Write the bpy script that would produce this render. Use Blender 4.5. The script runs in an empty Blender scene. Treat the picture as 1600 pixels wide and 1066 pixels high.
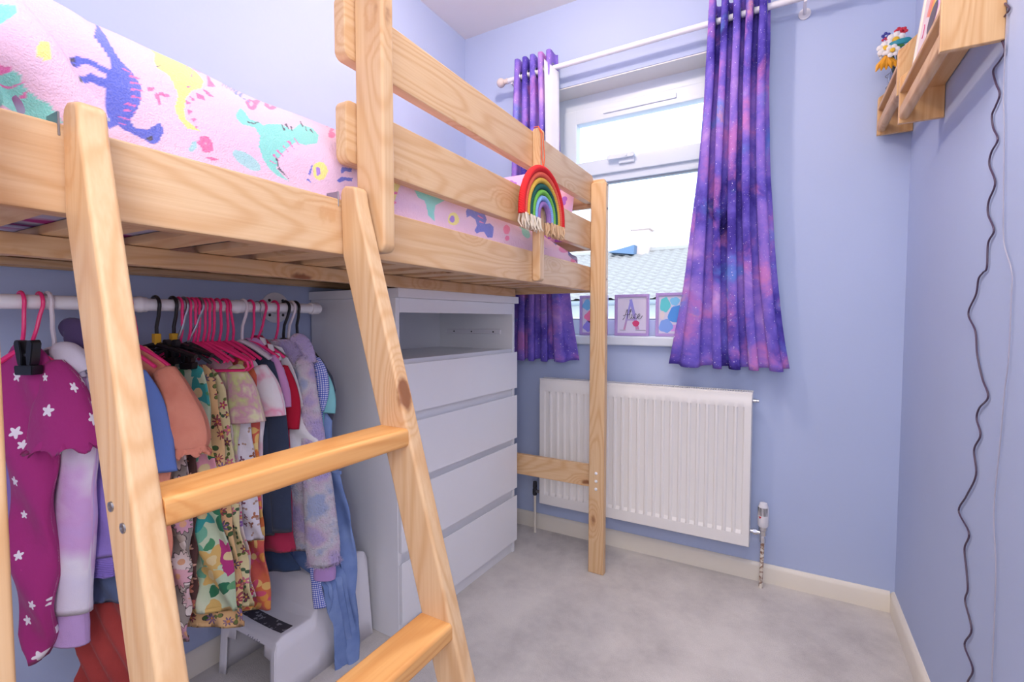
import bpy, bmesh, math, random
from mathutils import Vector, Matrix, noise
random.seed(7)
sc = bpy.context.scene
COL = sc.collection
PI = math.pi

# ---------------------------------------------------------------- camera, world, lights, exposure
CAMZ = 1.125; FPX = 748.8; YAW = 0.51792; PITCH = 0.04459
cd = bpy.data.cameras.new('camera'); cam = bpy.data.objects.new('camera', cd); COL.objects.link(cam)
cd.sensor_width = 36; cd.lens = FPX/1600*36; cd.clip_start = 0.02; cd.clip_end = 200
cam.location = (0, 0, CAMZ); cam.rotation_euler = (PI/2 - PITCH, 0, YAW)
sc.camera = cam
sc.view_settings.view_transform = 'Standard'; sc.view_settings.look = 'None'
sc.view_settings.gamma = 1; sc.view_settings.use_curve_mapping = False
sc.view_settings.exposure = 0.10

w = bpy.data.worlds.new('World'); sc.world = w; w.use_nodes = True
bg = w.node_tree.nodes['Background']; bg.inputs[0].default_value = (0.62, 0.79, 1.0, 1); bg.inputs[1].default_value = 3.0

def light(name, kind, loc, power, col, size=0.1, target=None, sizey=None):
    ld = bpy.data.lights.new(name, kind); ld.energy = power; ld.color = col
    if kind == 'AREA':
        ld.size = size
        if sizey: ld.shape = 'RECTANGLE'; ld.size_y = sizey
    elif kind == 'SUN': ld.angle = size
    else: ld.shadow_soft_size = size
    o = bpy.data.objects.new(name, ld); COL.objects.link(o); o.location = loc
    if target is not None:
        o.rotation_euler = (Vector(target)-Vector(loc)).to_track_quat('-Z', 'Y').to_euler()
    return o
light('sun', 'SUN', (0, -5, 8), 1.2, (1, .97, .92), 0.02, (-2, 8, 0))
light('ceiling_bulb', 'POINT', (-0.78, 1.38, 2.60), 20.0, (1, .83, .68), 0.035)
light('added_ceiling_fill', 'AREA', (-0.18, 0.62, 2.66), 17.0, (1, .93, .86), 0.9, (-0.18, 0.56, 0))  # added soft fill under the ceiling, no fitting behind it
light('added_camera_fill', 'AREA', (0.16, -0.42, 1.45), 15.0, (.98, .96, 1), 0.7, (-1.15, 1.2, 0.6), 1.2)  # invented soft fill beside the camera, brightens the clothes and chest front

# ---------------------------------------------------------------- pixel -> place
_F = Vector((-math.sin(YAW)*math.cos(PITCH), math.cos(YAW)*math.cos(PITCH), -math.sin(PITCH)))
_R = Vector((math.cos(YAW), math.sin(YAW), 0)); _U = _R.cross(_F)
def at(px, py, Y=None, X=None, Z=None):
    """point of the room seen at pixel (px,py) on the plane Y=.. / X=.. / Z=.."""
    d = _F + _R*((px-800)/FPX) - _U*((py-533)/FPX)
    if Y is not None: t = Y/d.y
    elif X is not None: t = X/d.x
    else: t = (Z-CAMZ)/d.z
    return Vector((0, 0, CAMZ)) + d*t

# ---------------------------------------------------------------- colour / material helpers
def lin(c):
    if isinstance(c, str):
        c = tuple(int(c[i:i+2], 16) for i in (0, 2, 4))
    return tuple(((v/255)/12.92 if v/255 <= .04045 else ((v/255+.055)/1.055)**2.4) for v in c) + (1,)

class NT:
    def __init__(s, name, rough=.6, spec=.3):
        s.m = bpy.data.materials.new(name); s.m.use_nodes = True
        s.t = s.m.node_tree; s.b = s.t.nodes['Principled BSDF']
        s.b.inputs['Roughness'].default_value = rough; s.b.inputs['Specular IOR Level'].default_value = spec
    def n(s, typ, _p=None, **k):
        nd = s.t.nodes.new(typ)
        for a, v in (_p or {}).items(): setattr(nd, a, v)
        for a, v in k.items(): s.set(nd.inputs[a.replace('_', ' ')], v)
        return nd
    def set(s, inp, v):
        if hasattr(v, 'is_linked') or isinstance(v, bpy.types.NodeSocket): s.t.links.new(v, inp)
        else: inp.default_value = v
    def math(s, op, a, b=0.0, c=0.0):
        nd = s.t.nodes.new('ShaderNodeMath'); nd.operation = op
        s.set(nd.inputs[0], a); s.set(nd.inputs[1], b); s.set(nd.inputs[2], c); return nd.outputs[0]
    def vec(s, op, a, b=(0, 0, 0)):
        nd = s.t.nodes.new('ShaderNodeVectorMath'); nd.operation = op
        s.set(nd.inputs[0], a); s.set(nd.inputs[1], b); return nd.outputs[0]
    def mix(s, f, a, b):
        nd = s.t.nodes.new('ShaderNodeMix'); nd.data_type = 'RGBA'
        s.set(nd.inputs[0], f); s.set(nd.inputs[6], a); s.set(nd.inputs[7], b); return nd.outputs[2]
    def ramp(s, f, stops, interp='LINEAR'):
        nd = s.t.nodes.new('ShaderNodeValToRGB'); nd.color_ramp.interpolation = interp
        e = nd.color_ramp.elements
        while len(e) < len(stops): e.new(.5)
        for q, (p, c) in zip(e, stops): q.position = p; q.color = c if isinstance(c, tuple) and len(c) == 4 else lin(c)
        s.set(nd.inputs[0], f); return nd.outputs[0]
    def noise(s, v, scale, detail=3, rough=.5, dist=0.):
        nd = s.n('ShaderNodeTexNoise', Vector=v, Scale=scale, Detail=detail, Roughness=rough, Distortion=dist); return nd.outputs[0]
    def bump(s, h, strength=.3, dist=.01):
        nd = s.n('ShaderNodeBump', Strength=strength, Distance=dist, Height=h); s.t.links.new(nd.outputs[0], s.b.inputs['Normal'])
    def col(s, c): s.set(s.b.inputs['Base Color'], c)
    def obj(s): return s.n('ShaderNodeTexCoord').outputs['Object']
    def uv(s): return s.n('ShaderNodeTexCoord').outputs['UV']

def plain(name, c, rough=.5, spec=.4, metal=0., bump=None, var=.06, **k):
    a = NT(name, rough, spec); a.b.inputs['Metallic'].default_value = metal
    c = lin(c); o = a.obj(); f = a.noise(o, 14, 3)
    c2 = tuple(v*(1-var*2) for v in c[:3])+(1,)
    a.col(a.mix(f, c, c2))
    if bump: a.bump(a.noise(o, bump[0], 2), bump[1], bump[2])
    for kk, v in k.items(): a.b.inputs[kk].default_value = v
    return a.m

def wood(axis, tint=(1, 1, 1), name='pine'):
    a = NT(name+'_along_'+axis, .42, .35)
    o = a.obj(); rnd = a.n('ShaderNodeObjectInfo').outputs['Random']
    off = a.n('ShaderNodeCombineXYZ', X=a.math('MULTIPLY', rnd, 17.), Y=a.math('MULTIPLY', rnd, 9.), Z=a.math('MULTIPLY', rnd, 23.)).outputs[0]
    s = {'x': (1.1, 7, 7), 'y': (7, 1.1, 7), 'z': (7, 7, 1.1)}[axis]
    v = a.vec('ADD', a.vec('MULTIPLY', o, s), off)
    s2 = {'x': (.42, 1, 1), 'y': (1, .42, 1), 'z': (1, 1, .42)}[axis]
    vk = a.vec('ADD', a.vec('MULTIPLY', o, s2), off)
    kn = a.n('ShaderNodeTexVoronoi', {'feature': 'F1'}, Vector=vk, Scale=7.6, Randomness=1.)
    d = a.math('ADD', kn.outputs['Distance'], a.math('MULTIPLY', a.math('SUBTRACT', a.noise(o, 60, 2), .5), .05))
    knot = a.n('ShaderNodeMapRange', {'interpolation_type': 'SMOOTHSTEP'}, Value=d, From_Min=.085, From_Max=.135, To_Min=1., To_Max=0.).outputs[0]
    halo = a.n('ShaderNodeMapRange', {'interpolation_type': 'SMOOTHSTEP'}, Value=d, From_Min=.05, From_Max=.36, To_Min=1., To_Max=0.).outputs[0]
    nz = a.math('ADD', a.noise(v, .9, 1.5, .45), a.math('MULTIPLY', halo, .16))
    rings = a.math('MULTIPLY_ADD', a.math('SINE', a.math('MULTIPLY', nz, 135.)), .5, .5)
    rings = a.math('POWER', rings, 2.2)
    sf = {'x': (5, 210, 210), 'y': (210, 5, 210), 'z': (210, 210, 5)}[axis]
    fine = a.noise(a.vec('MULTIPLY', o, sf), 1., 2)
    def t(c): c = lin(c); return (c[0]*tint[0], c[1]*tint[1], c[2]*tint[2], 1)
    base = a.mix(a.noise(v, .35, 1), t('E9CAA2'), t('DCB588'))
    c = a.mix(a.math('MULTIPLY', rings, .52), base, t('CC9A68'))
    c = a.mix(a.math('MULTIPLY', a.math('SUBTRACT', fine, .25), .62), c, t('C68F5C'))
    c = a.mix(a.math('MULTIPLY', halo, .25), c, t('C98850'))
    c = a.mix(a.math('MULTIPLY', knot, .85), c, t('7E4526'))
    a.col(c); a.bump(a.math('ADD', fine, a.math('MULTIPLY', rings, .5)), .12, .002)
    return a.m

# ---------------------------------------------------------------- mesh helpers
PW = {}                                   # world offset of every parent
def mesh_obj(name, verts, faces, mat, parent=None, uvs=None, cols=None, smooth=True, origin=None, sub=0, sharp=None):
    if parent is not None: off = PW[parent.name]
    elif origin is not None: off = Vector(origin)
    else:
        xs = [v[0] for v in verts]; ys = [v[1] for v in verts]; zs = [v[2] for v in verts]
        off = Vector(((min(xs)+max(xs))/2, (min(ys)+max(ys))/2, min(zs)))
    me = bpy.data.meshes.new(name)
    me.from_pydata([(v[0]-off[0], v[1]-off[1], v[2]-off[2]) for v in verts], [], faces)
    if uvs:
        ul = me.uv_layers.new(name='UVMap')
        for li, l in enumerate(me.loops): ul.data[li].uv = uvs[l.vertex_index]
    if cols:
        ca = me.color_attributes.new('print', 'FLOAT_COLOR', 'POINT')
        for i, c in enumerate(cols): ca.data[i].color = c
    me.polygons.foreach_set('use_smooth', [smooth]*len(me.polygons))
    me.update()
    if smooth and sharp is not None: me.set_sharp_from_angle(angle=sharp)
    if isinstance(mat, (list, tuple)):
        for m in mat: me.materials.append(m)
    elif mat: me.materials.append(mat)
    o = bpy.data.objects.new(name, me); COL.objects.link(o)
    if parent is not None: o.parent = parent; PW[o.name] = PW[parent.name].copy()
    else: o.location = off; PW[o.name] = Vector(off)
    return o

class MB:
    def __init__(s): s.v = []; s.f = []; s.uv = []
    def add(s, vs, fs, uv=None):
        n = len(s.v); s.v += [tuple(v) for v in vs]; s.f += [tuple(i+n for i in f) for f in fs]
        s.uv += (uv if uv else [(0, 0)]*len(vs))
    def bm(s, bm):
        bm.verts.ensure_lookup_table(); bm.verts.index_update()
        s.add([v.co.copy() for v in bm.verts], [[v.index for v in f.verts] for f in bm.faces]); bm.free()
    def box(s, x0, x1, y0, y1, z0, z1, bev=0., seg=1):
        bm = bmesh.new(); bmesh.ops.create_cube(bm, size=1)
        for v in bm.verts: v.co = Vector(((x0+x1)/2+v.co.x*(x1-x0), (y0+y1)/2+v.co.y*(y1-y0), (z0+z1)/2+v.co.z*(z1-z0)))
        if bev: s.wn = True; bmesh.ops.bevel(bm, geom=bm.edges[:], offset=bev, segments=seg, affect='EDGES', profile=.6)
        s.bm(bm); return s
    def prism(s, poly, axis, lo, hi, bev=0., seg=2, shear=None):
        """poly: 2D points in the plane normal to axis ('x': (y,z), 'y': (x,z), 'z': (x,y))"""
        bm = bmesh.new()
        def p3(p, h): return {'x': (h, p[0], p[1]), 'y': (p[0], h, p[1]), 'z': (p[0], p[1], h)}[axis]
        a = [bm.verts.new(p3(p, lo)) for p in poly]; b = [bm.verts.new(p3(p, hi)) for p in poly]
        n = len(poly); bm.faces.new(a); bm.faces.new(b[::-1])
        for i in range(n): bm.faces.new((a[(i+1) % n], a[i], b[i], b[(i+1) % n]))
        bmesh.ops.recalc_face_normals(bm, faces=bm.faces[:])
        if bev:
            s.wn = True; es = [e for e in bm.edges if abs(e.verts[0].co['xyz'.index(axis)]-e.verts[1].co['xyz'.index(axis)]) < 1e-6]
            bmesh.ops.bevel(bm, geom=es, offset=bev, segments=seg, affect='EDGES', profile=.5)
        if shear: 
            for v in bm.verts: v.co = shear(v.co)
        s.bm(bm); return s
    def tube(s, pts, r, n=10, cap=True, flat=1.):
        pts = [Vector(p) for p in pts]; rs = r if isinstance(r, (list, tuple)) else [r]*len(pts)
        t0 = (pts[1]-pts[0]).normalized(); up = Vector((0, 0, 1)) if abs(t0.z) < .9 else Vector((1, 0, 0))
        nx = t0.cross(up).normalized(); vs = []; uv = []; L = 0
        for i, p in enumerate(pts):
            if i: L += (pts[i]-pts[i-1]).length
            t = (pts[min(i+1, len(pts)-1)]-pts[max(i-1, 0)]).normalized()
            nx = (nx - t*nx.dot(t)).normalized(); ny = t.cross(nx)
            for k in range(n):
                a = 2*PI*k/n; vs.append(p+nx*math.cos(a)*rs[i]+ny*math.sin(a)*rs[i]*flat); uv.append((k/n*2*PI*rs[i], L))
        fs = [(i*n+k, i*n+(k+1) % n, (i+1)*n+(k+1) % n, (i+1)*n+k) for i in range(len(pts)-1) for k in range(n)]
        if cap: fs += [tuple(range(n-1, -1, -1)), tuple((len(pts)-1)*n+k for k in range(n))]
        s.add(vs, fs, uv); return s
    def lathe(s, prof, c, axis='z', n=20):
        c = Vector(c); vs = []
        for r, h in prof:
            for k in range(n):
                a = 2*PI*k/n; p = (r*math.cos(a), r*math.sin(a), h)
                p = {'z': p, 'x': (h, p[0], p[1]), 'y': (p[0], h, p[1])}[axis]; vs.append(c+Vector(p))
        m = len(prof); fs = [(i*n+k, i*n+(k+1) % n, (i+1)*n+(k+1) % n, (i+1)*n+k) for i in range(m-1) for k in range(n)]
        fs += [tuple(range(n-1, -1, -1)), tuple((m-1)*n+k for k in range(n))]
        if axis == 'y': fs = [f[::-1] for f in fs]
        s.add(vs, fs); return s
    def ball(s, c, r, n=12, sc=(1, 1, 1)):
        m = n//2; prof = [(max(1e-4, r*math.sin(PI*i/m)), -r*math.cos(PI*i/m)) for i in range(m+1)]
        k0 = len(s.v); s.lathe(prof, (0, 0, 0), n=n)
        for i in range(k0, len(s.v)): v = s.v[i]; s.v[i] = (c[0]+v[0]*sc[0], c[1]+v[1]*sc[1], c[2]+v[2]*sc[2])
        return s
    def build(s, name, mat, parent=None, smooth=True, sharp=math.radians(40), origin=None, uv=False):
        o = mesh_obj(name, s.v, s.f, mat, parent, uvs=s.uv if uv else None, smooth=smooth, sharp=sharp, origin=origin)
        if smooth and getattr(s, 'wn', False): m = o.modifiers.new('even_faces', 'WEIGHTED_NORMAL'); m.keep_sharp = True
        return o

def rrect(a0, b0, a1, b1, r, n=4, corners=(1, 1, 1, 1)):
    """rounded rectangle; corners in the order (a0,b0),(a1,b0),(a1,b1),(a0,b1)"""
    out = []
    for (cx, cy, st, on) in ((a0, b0, PI, corners[0]), (a1, b0, 1.5*PI, corners[1]), (a1, b1, 0, corners[2]), (a0, b1, .5*PI, corners[3])):
        if not on: out.append((cx, cy)); continue
        ox = cx+(r if cx == a0 else -r); oy = cy+(r if cy == b0 else -r)
        for k in range(n+1):
            t = st+PI/2*k/n; out.append((ox+r*math.cos(t), oy+r*math.sin(t)))
    return out

def tag(o, label=None, cat=None, group=None, kind=None):
    if label: o['label'] = label
    if cat: o['category'] = cat
    if group: o['group'] = group
    if kind: o['kind'] = kind
    return o
def thing(name, loc, label, cat, group=None, kind=None):
    o = bpy.data.objects.new(name, None); o.empty_display_size = .05; COL.objects.link(o); o.location = loc
    PW[o.name] = Vector(loc); return tag(o, label, cat, group, kind)
def struct(name, mb, mat, smooth=False, **k):
    return tag(mb.build(name, mat, smooth=smooth, **k), kind='structure')

# ---------------------------------------------------------------- materials
def wall_mat(name, c):
    a = NT(name, .75, .2); o = a.obj()
    f = a.noise(o, 2.5, 3); c = lin(c)
    a.col(a.mix(f, c, tuple(v*.93 for v in c[:3])+(1,)))
    a.bump(a.noise(o, 90, 3), .12, .002); return a.m
M_wall = wall_mat('periwinkle_emulsion', 'BCC9EB')
M_white_paint = wall_mat('white_emulsion', 'F0EEEE')
M_trim = plain('cream_gloss', 'F1E9DC', .35, .4, var=.02)
M_white = plain('white_laminate', 'F2F2F6', .32, .45, var=.01)
M_upvc = plain('white_upvc', 'DFE7F4', .3, .45, var=.01)
M_plastic_w = plain('white_plastic', 'EDEBF2', .35, .4, var=.015)
M_rad = plain('radiator_enamel', 'F3F0EE', .3, .45, var=.01)
M_chrome = plain('chrome', 'D8D8DC', .2, .5, 1., var=.05)
M_steel = plain('steel', 'A8ABB2', .35, .5, 1., var=.1)
M_black = plain('black_plastic', '15151B', .3, .5, var=.1)
M_pink = plain('pink_plastic', 'F5347F', .35, .45, var=.04)
M_hangwhite = plain('white_hanger_plastic', 'E6DCE6', .35, .45, var=.04)
M_gold = plain('yellow_size_tag', 'D9A62A', .5, .3, var=.1)
M_dark = plain('dark_grey_rubber', '3A3A40', .55, .3, var=.1)
Wx, Wy, Wz = wood('x'), wood('y'), wood('z')
M_rung = wood('y', (1.04, .80, .50), 'warm_lit_pine')  # same pine, the bulb's warm orange light put into the rung colour
M_shelfz = wood('z', (1, .93, .82), 'shelf_pine'); M_shelfy = wood('y', (1, .93, .82), 'shelf_pine')

def carpet():
    a = NT('grey_carpet', .95, .05); o = a.obj()
    f = a.noise(o, 3.2, 4, .6); g = a.noise(o, 260, 3, .7); h = a.noise(o, 28, 4, .65)
    c = a.ramp(f, [(.36, 'CBC4C2'), (.64, 'F0E9E4')])
    c = a.mix(a.math('MULTIPLY', a.math('SUBTRACT', h, .35), .8), c, lin('FAF4EE'))
    c = a.mix(a.math('MULTIPLY', g, .35), c, lin('948C8A'))
    a.col(c); a.bump(a.math('ADD', g, a.math('MULTIPLY', h, .6)), .7, .006)
    a.b.inputs['Sheen Weight'].default_value = .25
    return a.m

# ---------------------------------------------------------------- room shell
XL, XR, YW, YN, ZC = -1.609, .388, 2.289, -.72, 2.709
T = .3
struct('floor', MB().box(XL-.1, XR+.1, YN-.1, YW+.05, -.1, 0), carpet())
struct('ceiling', MB().box(XL-.1, XR+.1, YN-.1, YW+T, ZC, ZC+.1), M_white_paint)
struct('wall_left', MB().box(XL-.1, XL, YN-.1, YW+T, 0, ZC), M_wall)
struct('wall_right', MB().box(XR, XR+.1, YN-.1, YW+T, 0, ZC), M_wall)
# near wall, behind the viewer, with an open doorway
wn = MB(); wn.box(XL, -.95, YN-.1, YN, 0, ZC); wn.box(.28, XR, YN-.1, YN, 0, ZC); wn.box(-.95, .28, YN-.1, YN, 2.05, ZC)
struct('wall_near', wn, M_wall)
dn = MB(); dn.box(-.95, .28, YN-.08, YN-.04, 0.005, 2.05)
d1 = struct('door_1', dn, M_white)
MB().lathe([(.012, 0), (.012, .03), (.026, .035), (.028, .05), (.018, .06)], (.18, YN-.04, 1.0), 'y', 16).build('door_handle', M_chrome, d1)
# window wall with its opening
OX0, OX1, OZ0, OZ1, FY = -1.105, -.20, 1.045, 2.30, 2.415
ww = MB(); ww.box(XL, OX0, YW, YW+T, 0, ZC); ww.box(OX1, XR, YW, YW+T, 0, ZC)
ww.box(OX0, OX1, YW, YW+T, 0, OZ0-.045); ww.box(OX0, OX1, YW, YW+T, OZ1, ZC)
struct('wall_window', ww, M_wall)
# white reveal linings
rv = MB(); rv.box(OX0, OX1, YW+.003, FY, OZ1-.006, OZ1-.0005); rv.box(OX0+.0005, OX0+.006, YW+.003, FY, OZ0, OZ1-.006); rv.box(OX1-.006, OX1-.0005, YW+.003, FY, OZ0, OZ1-.006)
struct('trim_1', rv, M_white_paint)
sill = MB().box(OX0+.001, OX1-.001, YW-.002, FY+.05, OZ0-.044, OZ0, .0); sill.box(OX0-.06, OX1+.06, YW-.035, YW-.0005, OZ0-.044, OZ0, .008, 3)
struct('trim_2', sill, M_upvc, smooth=True)
# skirting boards
def skirt(name, poly_fn):
    m = MB(); poly_fn(m); struct(name, m, M_trim, smooth=True)
skp = lambda s: [(0, 0), (s*.015, 0), (s*.015, .062), (s*.011, .073), (s*.004, .079), (0, .079)]
skirt('baseboard_left', lambda m: m.prism([(XL+p[0], p[1]) for p in skp(1)], 'y', YN, YW))
skirt('baseboard_right', lambda m: m.prism([(XR+p[0], p[1]) for p in skp(-1)], 'y', YN, YW))
skirt('baseboard_window', lambda m: m.prism([(YW+p[0], p[1]) for p in skp(-1)], 'x', XL+.015, XR-.015))
skirt('baseboard_near', lambda m: m.prism([(YN+p[0], p[1]) for p in skp(1)], 'x', XL+.015, -.95))

# ---------------------------------------------------------------- window
M_glass = NT('window_glass', .0, .5)
M_glass.b.inputs['Transmission Weight'].default_value = 1.; M_glass.b.inputs['IOR'].default_value = 1.01
M_glass.col(M_glass.mix(M_glass.noise(M_glass.obj(), 3), (1, 1, 1, 1), (.985, .99, 1, 1)))
M_glass = M_glass.m
win = thing('window_1', ((OX0+OX1)/2, FY, OZ0), None, None, kind='structure')
fr = MB(); y0, y1 = FY, FY+.065
def ring(m, x0, x1, z0, z1, w, ya, yb, b=.005):
    wl, wr, wb, wt = w if isinstance(w, tuple) else (w,)*4
    m.box(x0, x0+wl, ya, yb, z0, z1, b, 2); m.box(x1-wr, x1, ya, yb, z0, z1, b, 2)
    m.box(x0+wl-b, x1-wr+b, ya, yb, z0, z0+wb, b, 2); m.box(x0+wl-b, x1-wr+b, ya, yb, z1-wt, z1, b, 2)
ring(fr, OX0, OX1, OZ0, OZ1, (.062, .062, .078, .085), y0, y1)
fr.box(OX0+.05, OX1-.05, y0, y1, 1.835, 1.90, .005, 2)
fr.build('window_frame', M_upvc, win)
sa = MB(); ring(sa, OX0+.055, OX1-.055, 1.872, 2.222, (.075, .075, .075, .075), y0-.018, y0+.04, .007)
so = sa.build('window_sash', M_upvc, win)
tv = MB().box(-.83, -.47, y0-.026, y0-.017, 2.172, 2.196, .004, 2); tv.build('trickle_vent', M_upvc, so)
hz = 1.905
hd = MB().box(-.745, -.665, y0-.032, y0-.016, hz, hz+.028, .006, 3)
hd.prism(rrect(-.80, hz+.022, -.66, hz+.046, .011), 'y', y0-.05, y0-.034, .004); hd.lathe([(.006, -.002), (.006, .012)], (-.70, y0-.052, hz+.034), 'y', 10)
hd.build('window_handle', M_upvc, so)
MB().box(OX0+.125, OX1-.125, y0+.01, y0+.016, 1.94, 2.155).build('pane', M_glass, so)
MB().box(OX0+.058, OX1-.058, y0+.03, y0+.036, OZ0+.07, 1.84).build('pane', M_glass, win)
gb = MB(); ring(gb, OX0+.058, OX1-.058, OZ0+.074, 1.838, .011, y0+.012, y0+.03, .002)
gb.build('glazing_bead', plain('grey_gasket', 'A7AFBB', .5), win)

# ---------------------------------------------------------------- house across the street
M_tile = plain('pale_roof_tile', 'AEA7A2', .8, .2, var=.08); M_render = plain('white_render', 'D8D6D2', .8, .2)
M_slate = plain('slate_blue_tile', '6A82A0', .7, .3); M_brick = plain('pale_brick', 'E0C9C0', .8, .2)
gnd = struct('ground', MB().box(-40, 30, 3.0, 60, -3.2, -3.0), plain('pale_paving', 'D5D5D0', .9, .1))
hs = thing('neighbouring_house', (-6, 15, -3.0), 'white house with tiled roof across the street, seen through the window', 'house')
EY, EZ, RY, RZ = 12.0, 1.60, 16.0, 3.35; HX0, HX1 = -13.0, 0.6
MB().box(HX0+.4, HX1-.4, EY+.4, 20, -3.0, EZ-.02).build('wall', M_render, hs)
# roof: interlocking tiles, every course a step, every tile a roll
nx, ny = int((HX1-HX0)/.075), 17; vs = []; fs = []
for j in range(ny):
    for e in (0, 1):
        tt = (j+e)/ny; yy = EY+(RY-EY)*tt; zz = EZ+(RZ-EZ)*tt + (.05 if e == 0 else -.005)
        for i in range(nx+1): vs.append((HX0+(HX1-HX0)*i/nx, yy, zz+(.035 if i % 4 in (0, 1) else 0)))
for r in range(2*ny-1):
    for i in range(nx): a = r*(nx+1)+i; fs.append((a, a+1, a+nx+2, a+nx+1))
ro = mesh_obj('roof_tiles', vs, fs, M_tile, hs, smooth=False); ro['kind'] = 'stuff'
MB().prism([(RY, RZ-.1), (20.2, EZ), (20.2, EZ-.1), (EY, EZ-.1), (EY+.05, EZ-.02)], 'x', HX0, HX1).build('roof_back', M_tile, hs, smooth=False)
MB().tube([(HX0, EY-.06, EZ-.05), (HX1, EY-.06, EZ-.05)], .07, 10).build('gutter', plain('grey_gutter', '8E939B', .5), hs)
MB().tube([(HX0, RY, RZ+.03), (HX1, RY, RZ+.03)], .11, 8).build('ridge_tiles', M_tile, hs)
c0 = at(1003, 385, Y=RY)
ch = MB().box(c0.x-.28, c0.x+.28, RY-.25, RY+.25, RZ-.4, c0.z+.62, .01).build('chimney', M_brick, hs)
MB().box(c0.x-.34, c0.x+.34, RY-.31, RY+.31, c0.z+.50, c0.z+.66, .02).build('chimney_cap', M_brick, ch)
for dx in (-.14, .14): MB().lathe([(.085, 0), (.09, .05), (.07, .1), (.075, .36), (.09, .4)], (c0.x+dx, RY, c0.z+.66)).build('chimney_pot', M_brick, ch)
g0 = at(977, 392, Y=15.5); MB().prism([(g0.x-.55, g0.z-.02), (g0.x+.30, g0.z-.14), (g0.x+.32, g0.z+.16)], 'y', 15.4, 16.2).build('dormer_roof', M_slate, hs, smooth=False)
for wx in (-9.5, -6.6, -4.0, -1.6):
    wf = MB(); ring(wf, wx-.55, wx+.55, -.15, .95, .06, EY+.33, EY+.42); wf.box(wx-.03, wx+.03, EY+.33, EY+.42, -.1, .9)
    wo = wf.build('window', M_upvc, hs); MB().box(wx-.5, wx+.5, EY+.38, EY+.395, -.1, .9).build('pane', plain('pale_glass', 'C8D6E4', .15, .6), wo)

# ---------------------------------------------------------------- mid-sleeper bed
RX0, RX1 = -.772, -.742                      # side rail inner / outer face
bed = thing('loft_bed', (-1.17, 1.07, 0), 'pine mid-height loft bed with slatted base and guard boards, against the left wall', 'bed')
def board_y(name, x0, x1, ya, yb, z0, z1, r=.016, corners=(1, 1, 1, 1), bev=.004, mat=None):
    return MB().prism(rrect(ya, z0, yb, z1, r, 5, corners), 'x', x0, x1, bev).build(name, mat or Wy, bed)
side = board_y('side_rail', RX0, RX1, .162, 2.02, 1.250, 1.355, corners=(0, 0, 0, 0))
board_y('side_rail', XL+.006, XL+.034, .13, 2.02, 1.250, 1.355, corners=(0, 0, 0, 0))
board_y('guard_board', RX0, RX1, .657, 2.019, 1.431, 1.551)
board_y('guard_board', RX0, RX1, .657, 2.019, 1.629, 1.751)
# wall-side guard board
board_y('centre_beam', -1.135, -1.105, .165, 1.975, 1.232, 1.2695, corners=(0, 0, 0, 0))
for xc in (RX0-.02, XL+.036): board_y('slat_bearer', xc, xc+.018, .165, 1.98, 1.253, 1.2695, corners=(0, 0, 0, 0), bev=.002)
y = .19
while y < 1.93:
    MB().box(XL+.037, RX0-.003, y, y+.072, 1.270, 1.286, .003, 2).build('slat', Wx, bed); y += .128
def post(x0, x1, ya, yb, z0, z1, r=.012, name='post'):
    return MB().prism(rrect(x0, z0, x1, z1, r, 4, (0, 0, 1, 1)), 'y', ya, yb, .005, 3).build(name, Wz, bed)
fp = post(-.741, -.671, 1.984, 2.020, 0, 1.713)
post(XL+.004, XL+.074, 2.045, 2.080, 0, 1.713)
post(-.741, -.671, .126, .161, 0, 1.43); post(XL+.004, XL+.074, .092, .127, 0, 1.43)
for z in (.4505, .4155, .3805): MB().lathe([(.001, -.0045), (.004, -.004), (.0072, 0), (.0072, .001)], (-.7065, 1.984, z), 'y', 14).build('screw_cap', M_white, fp)
for z in (1.70, 1.60, 1.30): MB().lathe([(.0045, 0), (.0045, .002), (.002, .003)], (-.671, 2.002, z), 'x', 10).build('screw', M_steel, fp)
def end_board(z0, z1, ya=2.0205, yb=2.044, x1=-.69):
    return MB().prism(rrect(XL+.006, z0, x1, z1, .010, 3), 'y', ya, yb, .004).build('end_board', Wx, bed)
end_board(.372, .472); end_board(1.245, 1.355); end_board(1.431, 1.551); end_board(1.615, 1.735)
MB().prism(rrect(XL+.006, 1.25, -.745, 1.355, .01, 3), 'y', .133, .160, .004).build('end_board', Wx, bed)
MB().prism(rrect(XL+.006, .372, -.745, .472, .01, 3), 'y', .133, .160, .004).build('end_board', Wx, bed)
# post that carries the guard boards beside the ladder
hp = MB().prism(rrect(-.7415, 1.255, -.668, 1.92, .016, 5), 'y', .680, .712, .006, 3).build('guard_post', Wz, bed)
MB().prism(rrect(-.7415, 1.254, -.712, 1.757, .010, 4), 'y', 1.437, 1.470, .004, 3).build('guard_post', Wz, bed)

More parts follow.
